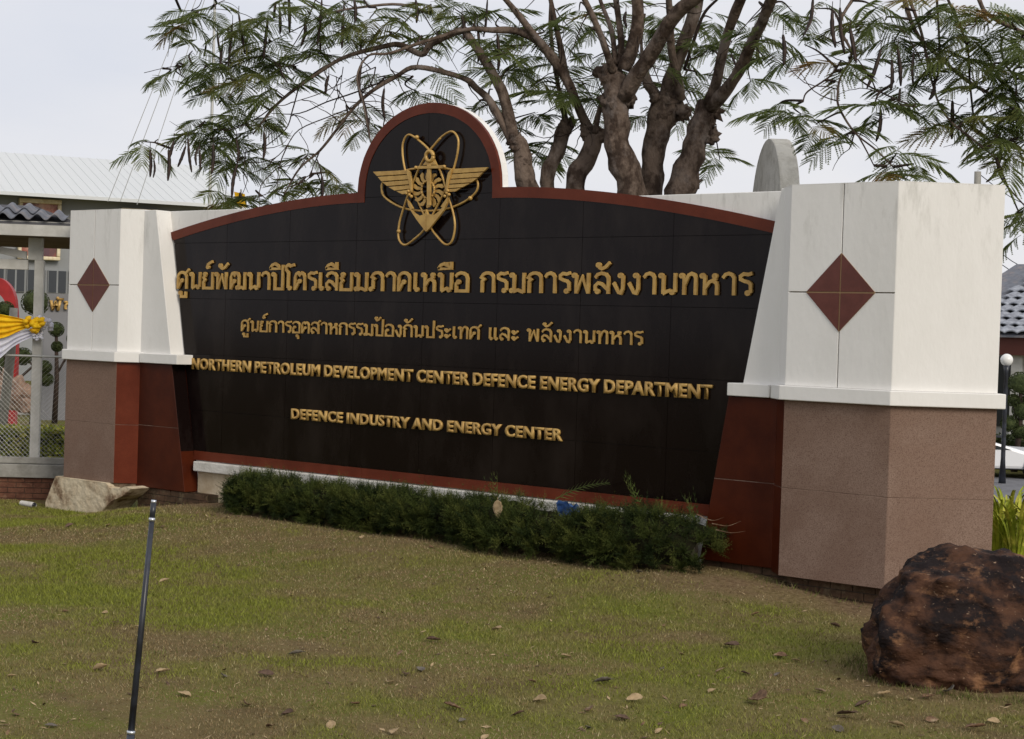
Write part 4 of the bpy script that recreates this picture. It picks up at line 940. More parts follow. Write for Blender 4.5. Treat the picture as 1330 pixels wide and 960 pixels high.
LK = {'brown': dryleaf, 'pale tan': paleleaf, 'dark brown': dryleaf2, 'grey': greyleaf}
pick = {q: ('brown', 'pale tan', 'brown', 'dark brown', 'grey', 'pale tan')[i % 6] for i, q in enumerate(oth)}
bands = {}
for q in sorted(oth):
    bd = 'along the front edge of the lawn' if q[1] >= 905 else 'in the middle strip of the lawn' if q[1] >= 815 else 'on the upper lawn towards the sign wall'
    bands.setdefault((pick[q], bd), []).append(q)
ORD = ['leftmost', 'second', 'third', 'fourth', 'fifth', 'sixth', 'seventh', 'eighth', 'ninth', 'tenth', 'eleventh', 'twelfth', 'thirteenth', 'fourteenth', 'fifteenth']+['far right']*20
for (cn, bd), L in bands.items():
    for i, (u, v) in enumerate(L):
        p = atg(u, v); s_ = random.uniform(.05, .10)
        lb = f'leftmost small {cn} dry leaf {bd}' if i == 0 else f'{ORD[i]} small {cn} leaf from left {bd}'
        dleaf(p+Vector((0, 0, s_*.15)), s_, random.uniform(0, 6), LK[cn], 'fallen_leaf', lb, 'dry leaves scattered over the lawn', (random.uniform(-.5, .5), random.uniform(-.4, .4)), random.uniform(.4, 1.0))
o = dleaf(aty(647, 661, -.90), .16, 0, paleleaf, 'fallen_leaf', 'oval yellow tan leaf caught upright on the front of the hedge', curl=.2); o.rotation_euler = (R(80), R(85), 0)
m = MB()
for k in range(4200):
    u = random.uniform(-50, 1400); v = 640+330*random.random()**1.3
    p = atg(u, max(v, 665)+random.uniform(0, 8))
    if p.y > -.25 or (p.x > 4.1 and p.y > -.42): continue
    if random.random() > .25+.75*bare(p.x, p.y): continue
    a = random.uniform(0, 6.28); L = random.uniform(.008, .03); wv = L*random.uniform(.15, .5); d1 = Vector((math.cos(a), math.sin(a), random.uniform(-.1, .5)))*L; d2 = Vector((-math.sin(a), math.cos(a), random.uniform(-.3, .3)))*wv
    p.z += .008; m.add([p-d1, p-d2, p+d1, p+d2], [(0, 1, 2, 3)], k % 3)
tag(m.build('leaf_litter', [dryleaf, paleleaf, dryleaf2]), 'fine dry leaf litter strewn over the lawn and bare earth', 'leaf litter', kind='stuff')

# ------------------------------------------------------------ rock
rc = at(1268, 800, 10.95); rc.z = gz(rc.x, rc.y)
m = MB(); seg, rings = 150, 90
def rsil(px):                                            # top height over ground along the width, metres
    return float(np.interp(px, [-.70, -.66, -.58, -.44, -.30, -.16, -.08, .02, .10, .22, .45, .62, .72], [.0, .42, .58, .69, .77, .83, .83, .77, .75, .77, .70, .45, .0]))
rux = Vector((rt.x, rt.y, 0)).normalized(); ruy = Vector((fw.x, fw.y, 0)).normalized()
rr2 = random.Random(5); PL = []
for k in range(26):
    n_ = Vector((rr2.gauss(0, 1), rr2.gauss(0, 1)-.3, rr2.gauss(.2, .8))).normalized(); PL.append((n_, rr2.uniform(.80, .93)))
for i in range(rings+1):
    th = math.pi*i/rings
    for k in range(seg):
        ph = 2*math.pi*k/seg; d = Vector((math.sin(th)*math.cos(ph), math.sin(th)*math.sin(ph), math.cos(th)))
        f_ = lambda a_, e: math.copysign(abs(a_)**e, a_)
        x = f_(d.x, .75)*.69; y = f_(d.y, .8)*.42; hz = rsil(x)
        z = hz*(f_(d.z, .62)*.56+.45)
        
        nd = Vector((x/.69, y/.42, (z-.4)/.42))
        for pn, ph_ in PL:
            ov = nd.dot(pn)-ph_
            if ov > 0: nd -= pn*ov*.8
        x, y, z = nd.x*.725, nd.y*.44, nd.z*.445+.41
        q = Vector((x, y, z)); nn_ = .07*noise.noise(q*2.6+Vector((5, 1, 2)))+.055*noise.noise(q*6)+.04*noise.noise(q*12)+.03*abs(noise.noise(q*22))
        cell = noise.voronoi(q*3.2)[0][0]; nn_ += .05*(cell-.3)
        x += d.x*nn_; y += d.y*nn_; z += d.z*nn_*.6-.04
        m.v.append(tuple(rc+rux*x+ruy*y+Vector((0, 0, z))))
for i in range(rings):
    for k in range(seg): m.f.append((i*seg+k, (i+1)*seg+k, (i+1)*seg+(k+1) % seg, i*seg+(k+1) % seg)); m.mi.append(0)
tag(m.build('boulder', rockm, sm=True), 'large rough rust brown and black boulder on the lawn before the right pillar', 'rock')

# ------------------------------------------------------------ foreground pole
pt = atg(165, 985); pb = Vector((pt.x, pt.y, pt.z-.1)); top_ = at(200, 648, (pb-CAM).dot(fw)+.15)
pole = empty('garden_pole', pt, 'thin black pole with silver collars standing in the foreground lawn at left', 'pole')
L = [pb.lerp(top_, k/20) for k in range(21)]
MB().tube([pb.lerp(top_, 0), pb.lerp(top_, .165)], .019, 12).build('lower_sleeve', darkmetal, pole, sm=True)
MB().tube([pb.lerp(top_, .16), pb.lerp(top_, .93)], [.0165, .0125], 12).build('shaft', darkmetal, pole, sm=True)
MB().tube([pb.lerp(top_, .925), pb.lerp(top_, .985)], .0135, 12).build('head', darkmetal, pole, sm=True)
for t_, r_ in ((.165, .0205), (.925, .0155), (.99, .0125), (.05, .0205)):
    MB().tube([pb.lerp(top_, t_-.006), pb.lerp(top_, t_+.006)], r_, 14).build('collar', silver, pole, sm=True)
# short white drain pipe by the low wall
A_ = atg(28, 657); m = MB(); dpx = (aty(50, 656, A_.y)-A_).normalized(); dpx.z = 0; m.tube([A_+Vector((0, 0, .03)), A_+Vector((0, 0, .03))+dpx*.26], .033, 14, cap=False); m.tube([A_+Vector((0, 0, .03)), A_+Vector((0, 0, .03))+dpx*.25], .027, 14, mi=1)
tag(m.build('drain_pipe', [white_old, darkmetal], sm=True), 'short white plastic drain pipe lying by the low brick wall at left', 'pipe')

# ------------------------------------------------------------ left: low wall, mesh fence, pavilion, drapery
DL = 21.4
e0 = at(-260, 600, DL-.25); e1 = at(88, 600, DL+.05); e0.z = e1.z = 0; lx = (e1-e0).normalized(); ly = Vector((-lx.y, lx.x, 0)); LL = (e1-e0).length
def lxz(u, v, off=0):                                    # a point on the plane of the low wall
    r_ = ray(u, v); n_ = ly; p0 = e0+ly*off; return CAM+r_*((p0-CAM).dot(n_)/r_.dot(n_))
lw = empty('low_wall', e1, 'low red brick wall with grey concrete coping left of the sign wall', 'wall')
zc0 = lxz(30, 620).z; zc1 = lxz(30, 603).z
bricks((e0.x+lx.x*(LL-1.9), e0.y+lx.y*(LL-1.9)), (e1.x, e1.y), -.42, zc0, .18, brickm, lw)
MB().fbox(e0, lx, ly, (0, 0, -.42), (LL-1.92, .17, zc0)).build('brickwork', brickm, lw)
MB().fbox(e0, lx, ly, (0, -.05, zc0), (LL, .24, zc1)).build('coping', concrete, lw, bevel=.008)
zr = lxz(30, 594).z
MB().fbox(e0, lx, ly, (0, .03, zc1+.005), (LL, .10, zr)).build('base_rail', concrete, lw, bevel=.01)
fence = empty('mesh_fence', e1+Vector((0, 0, zr)), 'silver chain link fence on the low brick wall at left', 'fence')
zt_ = lxz(30, 462, .08).z; m = MB(); s_ = .055; x = LL-3.0
hgt = zt_-zr
while x < LL+.3:
    for sg_ in (-1, 1):
        xa, xb = x, x+sg_*hgt; za, zb = zr, zt_
        xa_, xb_ = max(LL-3.0, min(LL, xa)), max(LL-3.0, min(LL, xb))
        if abs(xb-xa) > 1e-6 and xa_ != xb_:
            f0 = (xa_-xa)/(xb-xa); f1 = (xb_-xa)/(xb-xa)
            m.tube([e0+lx*xa_+ly*.08+Vector((0, 0, za+f0*hgt)), e0+lx*xb_+ly*.08+Vector((0, 0, za+f1*hgt))], .0022, 3, cap=False)
    x += s_
x = LL-3.0-hgt
while x < LL-3.0:
    xa, xb = LL-3.0, x+hgt; f0 = (LL-3.0-x)/hgt
    m.tube([e0+lx*xa+ly*.08+Vector((0, 0, zr+f0*hgt)), e0+lx*min(LL, xb)+ly*.08+Vector((0, 0, zt_))], .0022, 3, cap=False); x += s_
m.build('wire_mesh', galv, fence)['kind'] = 'stuff'
MB().tube([e0+lx*(LL-3)+ly*.08+Vector((0, 0, zt_)), e0+lx*LL+ly*.08+Vector((0, 0, zt_))], .014, 8).build('top_rail', galv, fence)
# pavilion roof on posts
pav = empty('roof_shelter', lxz(42, 600, .12), 'open shelter with white posts and grey wavy tiled roof at the left edge', 'shelter')
def lpt(u, v, off=0):
    p = lxz(u, v, off); return (p-e0).dot(lx), p.z
xp, _ = lpt(43, 590, .12); xp2, zt2 = lpt(57, 350, .12); xpm = (xp+lpt(53, 348, .12)[0])/2
zeave0 = lpt(40, 308)[1]; zeave1 = lpt(40, 293)[1]; zbm0, zbm1 = lpt(20, 350, .12)[1], lpt(20, 337, .12)[1]
wp = .055
for k, dx_ in enumerate((0, -2.9)):
    MB().fbox(e0, lx, ly, (xpm-wp+dx_, .08, zc1), (xpm+wp+dx_, .19, zbm1)).build('post', wpost, pav, bevel=.006)
    MB().fbox(e0, lx, ly, (xpm-wp-.08+dx_, .085, zbm1), (xpm+wp-.02+dx_, .185, zeave0)).build('post_head', wpost, pav, bevel=.006)
    MB().fbox(e0, lx, ly, (xpm-wp+dx_, 3.08, -.2), (xpm+wp+dx_, 3.19, zeave0)).build('post', wpost, pav, bevel=.006)
MB().fbox(e0, lx, ly, (xpm-3.6, .095, zbm0), (xpm-wp-.081, .175, zbm1)).build('tie_beam', wpost, pav, bevel=.005)
for sgn, xo in ((1, xpm-wp-.10),):
    P = [(xo, zbm1+.002), (xo, zbm1+.10), (xo-1.05, zeave0-.01), (xo-1.28, zeave0-.01)]
    MB().prism([e0+lx*x+ly*.11+Vector((0, 0, z)) for x, z in P], ly*.05).build('brace', wpost, pav, bevel=.004)
MB().fbox(e0, lx, ly, (xpm-4.2, -.30, zeave0), (LL+.12, -.26, zeave1)).build('fascia', wpost, pav, bevel=.005)
MB().fbox(e0, lx, ly, (xpm-4.2, -.262, zeave0+.01), (LL+.12, 3.5, zeave0+.03)).build('soffit', mat('soffit_board', (.16, .11, .085), .8, .2, c2=(.11, .07, .05), scale=4), pav)
pitch_ = R(17); rise = Vector((0, 0, math.sin(pitch_)))+ly*math.cos(pitch_)
ztile = lpt(40, 287)[1]
def wavetile(x, row):
    m = MB(); na, nl = 10, 2; o0_ = e0+lx*x-ly*.36+Vector((0, 0, ztile+.01))+rise*(.30*row)+Vector((0, 0, .022*0))
    w_ = .20
    for side in (0, 1):
        for l in range(nl+1):
            for k in range(na+1):
                t_ = k/na; zz = .036*math.sin(2*math.pi*t_+.5)-side*.013
                q = o0_+lx*(w_*t_+.002)+rise*(.345*l/nl)+Vector((0, 0, zz+.03*(1-l/nl)))
                m.v.append(tuple(q))
    K = na+1; S = K*(nl+1)
    for l in range(nl):
        for k in range(na): a0_ = l*K+k; m.f += [(a0_, a0_+1, a0_+1+K, a0_+K), (S+a0_+K, S+a0_+K+1, S+a0_+1, S+a0_)]; m.mi += [0, 0]
    for k in range(na): m.f += [(k+1, k, S+k, S+k+1)]; m.mi += [0]
    return m
xr0 = xpm-2.4
cols = int((LL+.12-xr0)/.2)
for c_ in range(cols):
    for row in range(1 if c_ > cols-3 else 2 if c_ > cols-7 else 3): wavetile(xr0+.2*c_, row).build('roof_tile', rooft, pav, sm=True)
m = MB(); m.fbox(e0, lx, ly, (xr0, -.2, zeave0+.04), (LL+.1, 1.0, zeave0+.05)); 
P = [e0+lx*xr0-ly*.30+Vector((0, 0, ztile-.06)), e0+lx*(LL+.12)-ly*.30+Vector((0, 0, ztile-.06)), e0+lx*(LL-.55)+rise*.75-ly*.3+Vector((0, 0, ztile-.04)), e0+lx*xr0+rise*.75-ly*.3+Vector((0, 0, ztile-.04))]
m.prism(P, (0, 0, .03)); m.build('roof_deck', mat('roof_underlay', (.10, .10, .11), .9, .1), pav)
MB().prism([e0+lx*(xr0)-ly*.29+Vector((0, 0, zeave1)), e0+lx*(LL+.12)-ly*.29+Vector((0, 0, zeave1)), e0+lx*(LL+.12)-ly*.29+Vector((0, 0, ztile-.02)), e0+lx*xr0-ly*.29+Vector((0, 0, ztile-.02))], ly*.03).build('eave_board', wpost, pav)
# swags of yellow and white cloth
drape = empty('cloth_swag', lxz(40, 425, .02), 'yellow and white pleated cloth swag tied to the white post', 'drape')
def swag(top, bot, mt, nm, off, folds):
    m = MB(); T_ = spl(top, 8); B_ = spl(bot, 8); T_ = [q for q in T_]; n_ = len(T_); kk = 22
    for i in range(n_):
        for j in range(kk+1):
            s = j/kk; u, v = T_[i]*(1-s)+B_[i]*s; dd = off-.035*(1-.8*i/n_)*math.cos(s*math.pi*2*folds+.3*i/n_)
            m.v.append(tuple(lxz(u, v, dd)))
    for i in range(n_-1):
        for j in range(kk): a0_ = i*(kk+1)+j; m.f.append((a0_, a0_+kk+1, a0_+kk+2, a0_+1)); m.mi.append(0)
    o = m.build(nm, mt, drape, sm=True); s2 = o.modifiers.new('thickness', 'SOLIDIFY'); s2.thickness = .004; return o
swag([(-130,385),(-60,397),(0,408),(25,413),(42,418)], [(-130,455),(-60,448),(0,440),(25,430),(42,424)], yel, 'yellow_swag', -.02, 4)
swag([(-130,455),(-60,450),(0,439),(25,431),(44,427)], [(-130,490),(-60,495),(-8,471),(18,450),(46,436)], whc, 'white_swag', .0, 3)
def ruffle(u, v, r_, mt, nm, off):
    m = MB(); c0 = lxz(u, v, off); R_ = r_/F*DL
    for k in range(26):
        a = random.uniform(0, 6.28); q = random.uniform(.15, .9)*R_; c = c0+lx*math.cos(a)*q+Vector((0, 0, math.sin(a)*q*.75))-ly*random.uniform(0, .05)
        m.blob(c, (R_*.30, R_*.26, R_*.22), 8, 6, .5, 2)
    return m.build(nm, mt, drape, sm=True)
ruffle(57, 421, 14, whc, 'white_rosette', .04); ruffle(47, 420, 15, yel, 'yellow_rosette', -.05); ruffle(50, 436, 8, whc, 'knot', .0)

# ------------------------------------------------------------ left background
def gpt(u, d): p = at(u, 430, d); p.z = -.2; return p
def hshrub(name, c0, c1, zt0, wdt, mt, label, cat, n=2600, lsz=.05, group=None):
    root = empty(name, c0, label, cat, group); d = (c1-c0); L_ = d.length; a1_ = d.normalized(); a2_ = Vector((-a1_.y, a1_.x, 0)); m = MB()
    m.fbox(c0, a1_, a2_, (0.03, -wdt*.38, 0), (L_-.03, wdt*.38, zt0*.9)); m.build('inner_mass', darkleaf, root)['kind'] = 'stuff'
    m = MB()
    for k in range(n):
        f_ = random.random(); q = random.uniform(-1, 1); zz = random.random()
        if random.random() < .5: p = c0+a1_*L_*f_-a2_*wdt*.5*random.uniform(.8, 1.1)+Vector((0, 0, zt0*zz))
        else: p = c0+a1_*L_*f_+a2_*wdt*.5*q+Vector((0, 0, zt0*random.uniform(.9, 1.05)))
        a = random.uniform(0, 6.28); dd = Vector((math.cos(a), math.sin(a), random.uniform(-.2, 1))).normalized()*lsz; s2 = dd.cross(Vector((random.uniform(-1, 1), random.uniform(-1, 1), 1))).normalized()*lsz*.35
        m.add([p, p+dd*.5+s2, p+dd, p+dd*.5-s2], [(0, 1, 2, 3)])
    m.build('foliage', mt, root)['kind'] = 'stuff'; return root
hshrub('hedge', gpt(-150, 24), gpt(95, 24.6), .52, .6, lime, 'clipped yellow green hedge behind the chain link fence at left', 'hedge', 5000, .07)
def ball_tree(name, u, d, balls, label, cat='topiary', group='topiary shrubs behind the fence'):
    g0 = gpt(u, d); root = empty(name, g0, label, cat, group); tp = at(*balls[0][:2], d)
    MB().tube([g0, (g0+tp)/2+Vector((.05, 0, 0)), tp], [.06, .045, .03], 7).build('trunk', twigm, root, sm=True)
    for (bu, bv, br) in balls:
        c = at(bu, bv, d); rr_ = br/F*d; m = MB().blob(c, (rr_*.93, rr_*.93, rr_*.85), 20, 12, .1, 3)
        for k in range(420):
            v_ = Vector((random.gauss(0, 1), random.gauss(0, 1), random.gauss(0, 1))).normalized(); p = c+Vector((v_.x*rr_, v_.y*rr_, v_.z*rr_*.92)); tdir = v_.orthogonal().normalized(); tdir.rotate(Matrix.Rotation(random.uniform(0, 6.28), 3, v_)); s_ = .05
            m.add([p, p+tdir*s_*.4+v_*s_*.5, p+v_*s_*.35+tdir*s_], [(0, 1, 2)])
        m.build('crown', darkleaf, root, sm=False)
        if (bu, bv) != tuple(balls[0][:2]):
            MB().tube([tp.lerp(g0, .5), c], .025, 5).build('limb', twigm, root)
ball_tree('topiary_tree', 45, 33, [(46,393,17),(30,463,11),(58,477,8),(60,493,8),(20,496,7)], 'topiary tree with big round ball directly left of the white post')
ball_tree('topiary_tree', 9, 31, [(7,402,10),(-8,470,16),(5,450,9)], 'topiary tree with small dark balls at the left picture edge below the red arch')
ball_tree('topiary_tree', 74, 35, [(73,428,9),(74,450,6),(100,440,12)], 'topiary tree half hidden between white post and left pillar')
def boulder(u, v, wpx, hpx, d, mt, label, nm='rock', group=None):
    c = at(u, v, d); c.z = max(c.z, -.2+hpx/F*d*.3); m = MB().blob(c, (wpx/F*d/2, wpx/F*d/2.4, hpx/F*d/2), 18, 12, .55, 1.6); return tag(m.build(nm, mt, sm=False), label, 'rock', group)
boulder(25, 512, 34, 44, 30, stonem, 'upright reddish garden rock behind the fence near the thin grey post', group='garden rocks behind the fence')
boulder(6, 500, 26, 60, 31, stonem, 'tall dark pink garden rock at the very left edge behind the fence', group='garden rocks behind the fence')
boulder(36, 528, 20, 22, 29, stonem, 'small brown garden rock beside the white post foot', group='garden rocks behind the fence')
m = MB().tube([gpt(2, 26), at(14, 460, 26), at(18, 400, 26)], [.075, .07, .06], 8)
tag(m.build('grey_post', concrete, sm=True), 'thin grey trunk like post standing left of the white shelter post', 'post')
A_ = gpt(66, 38); B_ = gpt(120, 38.5); dd = (B_-A_).normalized()
m = MB().fbox(A_, dd, Vector((-dd.y, dd.x, 0)), (-3.0, 0, 0), (3, .2, .62)); tag(m.build('garden_wall', white_old, bevel=.02), 'low whitish garden wall seen through the fence beside the left pillar', 'wall')
# building with the white metal roof
A_ = gpt(-330, 55.3); B_ = gpt(283, 61.5); bx_ = (B_-A_).normalized(); by_ = Vector((-bx_.y, bx_.x, 0)); LB = (B_-A_).length
def bpt(u, v, off=0):
    r_ = ray(u, v); p = CAM+r_*((A_+by_*off-CAM).dot(by_)/r_.dot(by_)); return (p-A_).dot(bx_), p.z
hall = empty('hall_building', A_, 'long grey hall with a white ribbed metal roof behind the left pillar', 'building')
ze = bpt(120, 252, -1.0)[1]
MB().fbox(A_, bx_, by_, (0, 0, -.2), (LB, 13.5, ze+.1)).build('wall', greyw, hall)
# roof slope
zr_ = bpt(120, 203, 6.0)[1]; m = MB()
P0 = A_-by_*1.0+Vector((0, 0, ze)); P1_ = A_+by_*6.0+Vector((0, 0, zr_)); off_ = bx_*.0
m.prism([P0-bx_*1, P0+bx_*(LB+.6), P1_+bx_*(LB+.6), P1_-bx_*1], (0, 0, .12))
m.prism([P1_-bx_*1, P1_+bx_*(LB+.6), P1_+bx_*(LB+.6)+by_*7+Vector((0, 0, ze-zr_)), P1_-bx_*1+by_*7+Vector((0, 0, ze-zr_))], (0, 0, .12)); m.build('roof', roofw, hall)
m = MB(); sl_ = (P1_-P0); nsl = sl_.normalized()
x = -1.0; sk = 0
while x < LB+.6:
    m.prism([P0+bx_*x+Vector((0, 0, .121)), P0+bx_*(x+.06)+Vector((0, 0, .121)), P1_+bx_*(x+.06)+Vector((0, 0, .121)), P1_+bx_*x+Vector((0, 0, .121))], (0, 0, .010)); x += .33
m.build('roof_ribs', roofw, hall)['kind'] = 'stuff'
MB().fbox(A_, bx_, by_, (-1, -1.06, ze-.0), (LB+.6, -1.0, ze+.11)).build('gutter', roofw, hall)
def pic(u0, u1, v0, v1, mt, nm_label):
    x0, z1_ = bpt(u0, v0, -.2); x1, z0_ = bpt(u1, v1, -.2); 
    f_ = MB(); t_ = .12
    fr = empty('portrait_frame', A_+bx_*(x0+x1)/2+Vector((0, 0, z0_)), nm_label, 'picture')
    for a_, b_ in (((x0, -.30, z0_), (x1, -.05, z0_+t_)), ((x0, -.30, z1_-t_*1.3), (x1, -.05, z1_)), ((x0, -.29, z0_+t_), (x0+t_, -.05, z1_-t_*1.3)), ((x1-t_, -.29, z0_+t_), (x1, -.05, z1_-t_*1.3))): f_.fbox(A_, bx_, by_, a_, b_)
    f_.build('frame', paleg, fr, bevel=.03); MB().fbox(A_, bx_, by_, (x0+t_, -.2, z0_+t_), (x1-t_, -.15, z1_-t_*1.3)).build('picture_sheet', mt, fr)
    # bust figure shape and white highlight, flat print
    xc = (x0+x1)/2; zc_ = z0_+(z1_-z0_)*.45
    MB().fbox(A_, bx_, by_, (xc-.30, -.215, z0_+t_+.05), (xc+.34, -.205, zc_)).build('printed_figure', darkp, fr)
    MB().fbox(A_, bx_, by_, (x0+t_+.25, -.214, z1_-t_*1.3-.42), (x0+t_+.5, -.203, z1_-t_*1.3-.15)).build('printed_patch', whc, fr)
paleg = mat('gilt_frame', (.55, .45, .27), .5, .4, .1, c2=(.68, .60, .42), scale=6); darkp = mat('print_dark', (.10, .05, .06), .5, .3)
pic(25, 78, 249, 331, pink_pic, 'gilt framed rose coloured portrait on the grey hall above the shelter roof')
pic(158, 207, 262, 345, blue_pic, 'gilt framed blue portrait on the grey hall above the left pillar')
xw0, zw1 = bpt(-80, 342); _, zw0 = bpt(-80, 376)
for k in range(9):
    xa = bpt(-100+27*k, 360)[0]; xb = bpt(-100+27*k+24, 360)[0]; za, zb = bpt(20, 371)[1], bpt(20, 341)[1]
    o = MB().fbox(A_, bx_, by_, (xa, -.08, za), (xb, -.01, zb)).build('window', greyw, hall)
    MB().fbox(A_, bx_, by_, (xa+.02, -.10, za+.02), ((xa+xb)/2-.03, -.075, zb-.02)).build('pane', glassd, o); MB().fbox(A_, bx_, by_, ((xa+xb)/2+.03, -.10, za+.02), (xb-.02, -.075, zb-.02)).build('pane', glassd, o)
# dark sign board with gold letters
brd = empty('name_board', gpt(85, 36), 'dark board with raised gold Thai letters half hidden by the left pillar', 'sign')
A2 = at(58, 380, 36); B2 = at(150, 386, 36.6); d2 = (B2-A2); d2.z = 0; W2 = d2.length; d2.normalize(); n2_ = Vector((-d2.y, d2.x, 0)); b0_ = Vector((A2.x, A2.y, 0))
zA, zB = at(60, 405, 36).z, at(60, 384, 36).z
MB().fbox(b0_, d2, n2_, (0, 0, -.2), (W2, .3, zA)).build('plinth', mat('grey_plinth', (.2, .2, .21), .8, .2), brd)
MB().fbox(b0_, d2, n2_, (.0, .02, zA), (W2, .25, zB+.05)).build('panel', mat('grey_panel', (.17, .17, .175), .6, .3), brd)
G = measure('พัช', .03); x_ = .10
for ch in 'พัช':
    src = G[ch]['mesh']; bmq = bmesh.new(); bmq.from_mesh(src); s3 = .34
    for v in bmq.verts: v.co = b0_+d2*(x_+v.co.x*s3)-n2_*.0+Vector((0, 0, zA+.04+v.co.y*s3))
    ex = bmesh.ops.extrude_face_region(bmq, geom=bmq.faces[:])
    for e in ex['geom']:
        if isinstance(e, bmesh.types.BMVert): e.co -= n2_*.05
    bmesh.ops.recalc_face_normals(bmq, faces=bmq.faces[:]); me_ = bpy.data.meshes.new('letter'); bmq.to_mesh(me_); bmq.free(); me_.materials.append(gold)
    me_.transform(Matrix.Translation(-b0_)); link('letter', me_, brd, b0_); x_ += G[ch]['adv']*s3+.02
# red arch ornament
m = MB(); o_, i_ = spl([(-26,400),(-20,372),(-4,361),(10,368),(19,385),(22,415)], 6), spl([(-14,402),(-12,390),(-4,381),(4,388),(8,398),(12,415)], 6); n_ = len(o_)
for k in range(n_-1):
    q = [at(*o_[k], 32), at(*o_[k+1], 32), at(*i_[k+1], 32), at(*i_[k], 32)]; m.prism(q, ly*.25)
c_ = at(-2, 415, 32); m.fbox((c_.x, c_.y, 0), lx, ly, (-.32, .01, -.2), (-.15, .24, c_.z+.2)); m.fbox((c_.x, c_.y, 0), lx, ly, (.18, .01, -.2), (.34, .24, c_.z+.02))
tag(m.build('red_arch', redc), 'curved glossy red arch ornament behind the shelter at the left edge', 'ornament')
# mast with stay wires
mb_ = gpt(268, 56); mt_ = at(282, -110, 56); mast = empty('mast', mb_, 'tall thin grey mast with three stay wires beyond the white roof', 'mast')
MB().tube([mb_, mt_], [.06, .04], 8).build('pole', galv, mast)
for (u, v) in ((140, 262), (156, 262), (178, 266)):
    MB().tube([mt_.lerp(mb_, .03+(u-140)*.002), at(u, v, 54.5)], .011, 4).build('stay_wire', galv, mast)
# yellow flag behind the wall top
fp = gpt(322, 24); flag = empty('yellow_flag', fp, 'small bright yellow flag just above the wall top left of the crest', 'flag')
MB().tube([fp, at(313, 246, 24)], .012, 6).build('flag_pole', galv, flag)
m = MB(); n_ = 8
for i in range(n_+1):
    for j in range(n_+1):
        s, t_ = i/n_, j/n_; p = at(304+14*s+3*t_, 249+18*t_+3*s, 24+.05*math.sin(6*s+2*t_)); m.v.append(tuple(p))
for i in range(n_):
    for j in range(n_): m.f.append((i*(n_+1)+j, (i+1)*(n_+1)+j, (i+1)*(n_+1)+j+1, i*(n_+1)+j+1)); m.mi.append(0)
m.build('cloth', yel, flag, sm=True)

# ------------------------------------------------------------ right background
A_ = gpt(1255, 40); B_ = gpt(1560, 36); bx_ = (B_-A_).normalized(); by_ = Vector((-bx_.y, bx_.x, 0)); LB = (B_-A_).length
def rpt(u, v, off=0):
    r_ = ray(u, v); p = CAM+r_*((A_+by_*off-CAM).dot(by_)/r_.dot(by_)); return (p-A_).dot(bx_), p.z
rb = empty('tiled_building', A_, 'pale building with grey tiled roof and maroon fascia at the right edge', 'building')
ze = rpt(1315, 426, -1.2)[1]; zr_ = rpt(1315, 334, 3.0)[1]
MB().fbox(A_, bx_, by_, (0, 1.2, -.2), (LB, 7, ze-.1)).build('wall', mat('pale_wall', (.46, .45, .42), .8, .2, c2=(.40, .39, .36), scale=.8), rb)
MB().fbox(A_, bx_, by_, (-.6, -1.2, ze-.38), (LB, -1.08, ze)).build('fascia', maroonw, rb)
MB().fbox(A_, bx_, by_, (-.6, -1.07, ze-.06), (LB, 1.2, ze-.02)).build('soffit', maroonw, rb)
P0 = A_-by_*1.3+Vector((0, 0, ze)); sv = by_*4.3+Vector((0, 0, zr_-ze)); nr = 11
MB().prism([P0-bx_*.6, P0+bx_*LB, P0+bx_*LB+sv, P0-bx_*.6+sv], (0, 0, .03)).build('roof_deck', rooft, rb)
m = MB(); tw = .30
x0r = rpt(1296, 380)[0]; tl = (sv/nr)
tile = MB()
K = 6
for side in (0, 1):
    for l in (0, 1):
        for k in range(K+1): tile.v.append(tuple(bx_*(tw*k/K)+tl*1.08*l+Vector((0, 0, .05*math.sin(math.pi*k/K)+.05+.055*(1-l)-side*.025))))
for k in range(K): tile.f += [(k, k+1, K+1+k+1, K+1+k), (k+1, k, 2*(K+1)+k, 2*(K+1)+k+1)]; tile.mi += [0, 0]
tme = tile.mesh('roof_tile', rooft2)
cnt = 0
for r_ in range(nr):
    for c_ in range(24): link('roof_tile', tme, rb, P0+bx_*(x0r-.5+tw*c_+(.15 if r_ % 2 else 0))+tl*r_)
for u in (1326, 1420, 1500):
    x_, _ = rpt(u, 450, -.9); MB().fbox(A_, bx_, by_, (x_-.14, -1.05, -.2), (x_+.14, -.77, ze-.08)).build('column', wpost, rb, bevel=.02)
x_, z_ = rpt(1311, 452, 1.15); MB().fbox(A_, bx_, by_, (x_-1.2, 1.12, z_-1.6), (x_+.2, 1.19, z_)).build('doorway', glassd, rb)
# lamp post
lp = gpt(1309, 27); lamp = empty('garden_lamp', lp, 'black lamp post with a white globe just right of the right pillar', 'lamp'); lt = at(1311, 475, 27)
MB().tube([lp, Vector((lp.x, lp.y, lp.z+.4)), Vector((lp.x, lp.y, lt.z-.1)), Vector((lp.x, lp.y, lt.z))], [.06, .036, .030, .05], 10).build('post', darkmetal, lamp, sm=True)
MB().blob((lp.x, lp.y, lt.z+.085), .095, 18, 12).build('globe', globe_m, lamp, sm=True)
for dz in (.55, 1.1): MB().fbox(lp, rux, ruy, (-.35, -.015, lt.z-lp.z-dz), (0, .015, lt.z-lp.z-dz+.03)).build('bracket', darkmetal, lamp)
ball_tree('topiary_tree', 1324, 30, [(1326,498,15),(1328,533,12),(1316,520,7),(1311,550,10),(1324,560,9),(1340,520,13)], 'clipped cloud topiary with dark pads right of the lamp post', group='topiary shrubs right of the pillar')
hshrub('hedge', gpt(1292, 31), gpt(1400, 30), .55, .7, darkleaf, 'low dark clipped hedge behind the lamp post at right', 'hedge', 1500, .07)
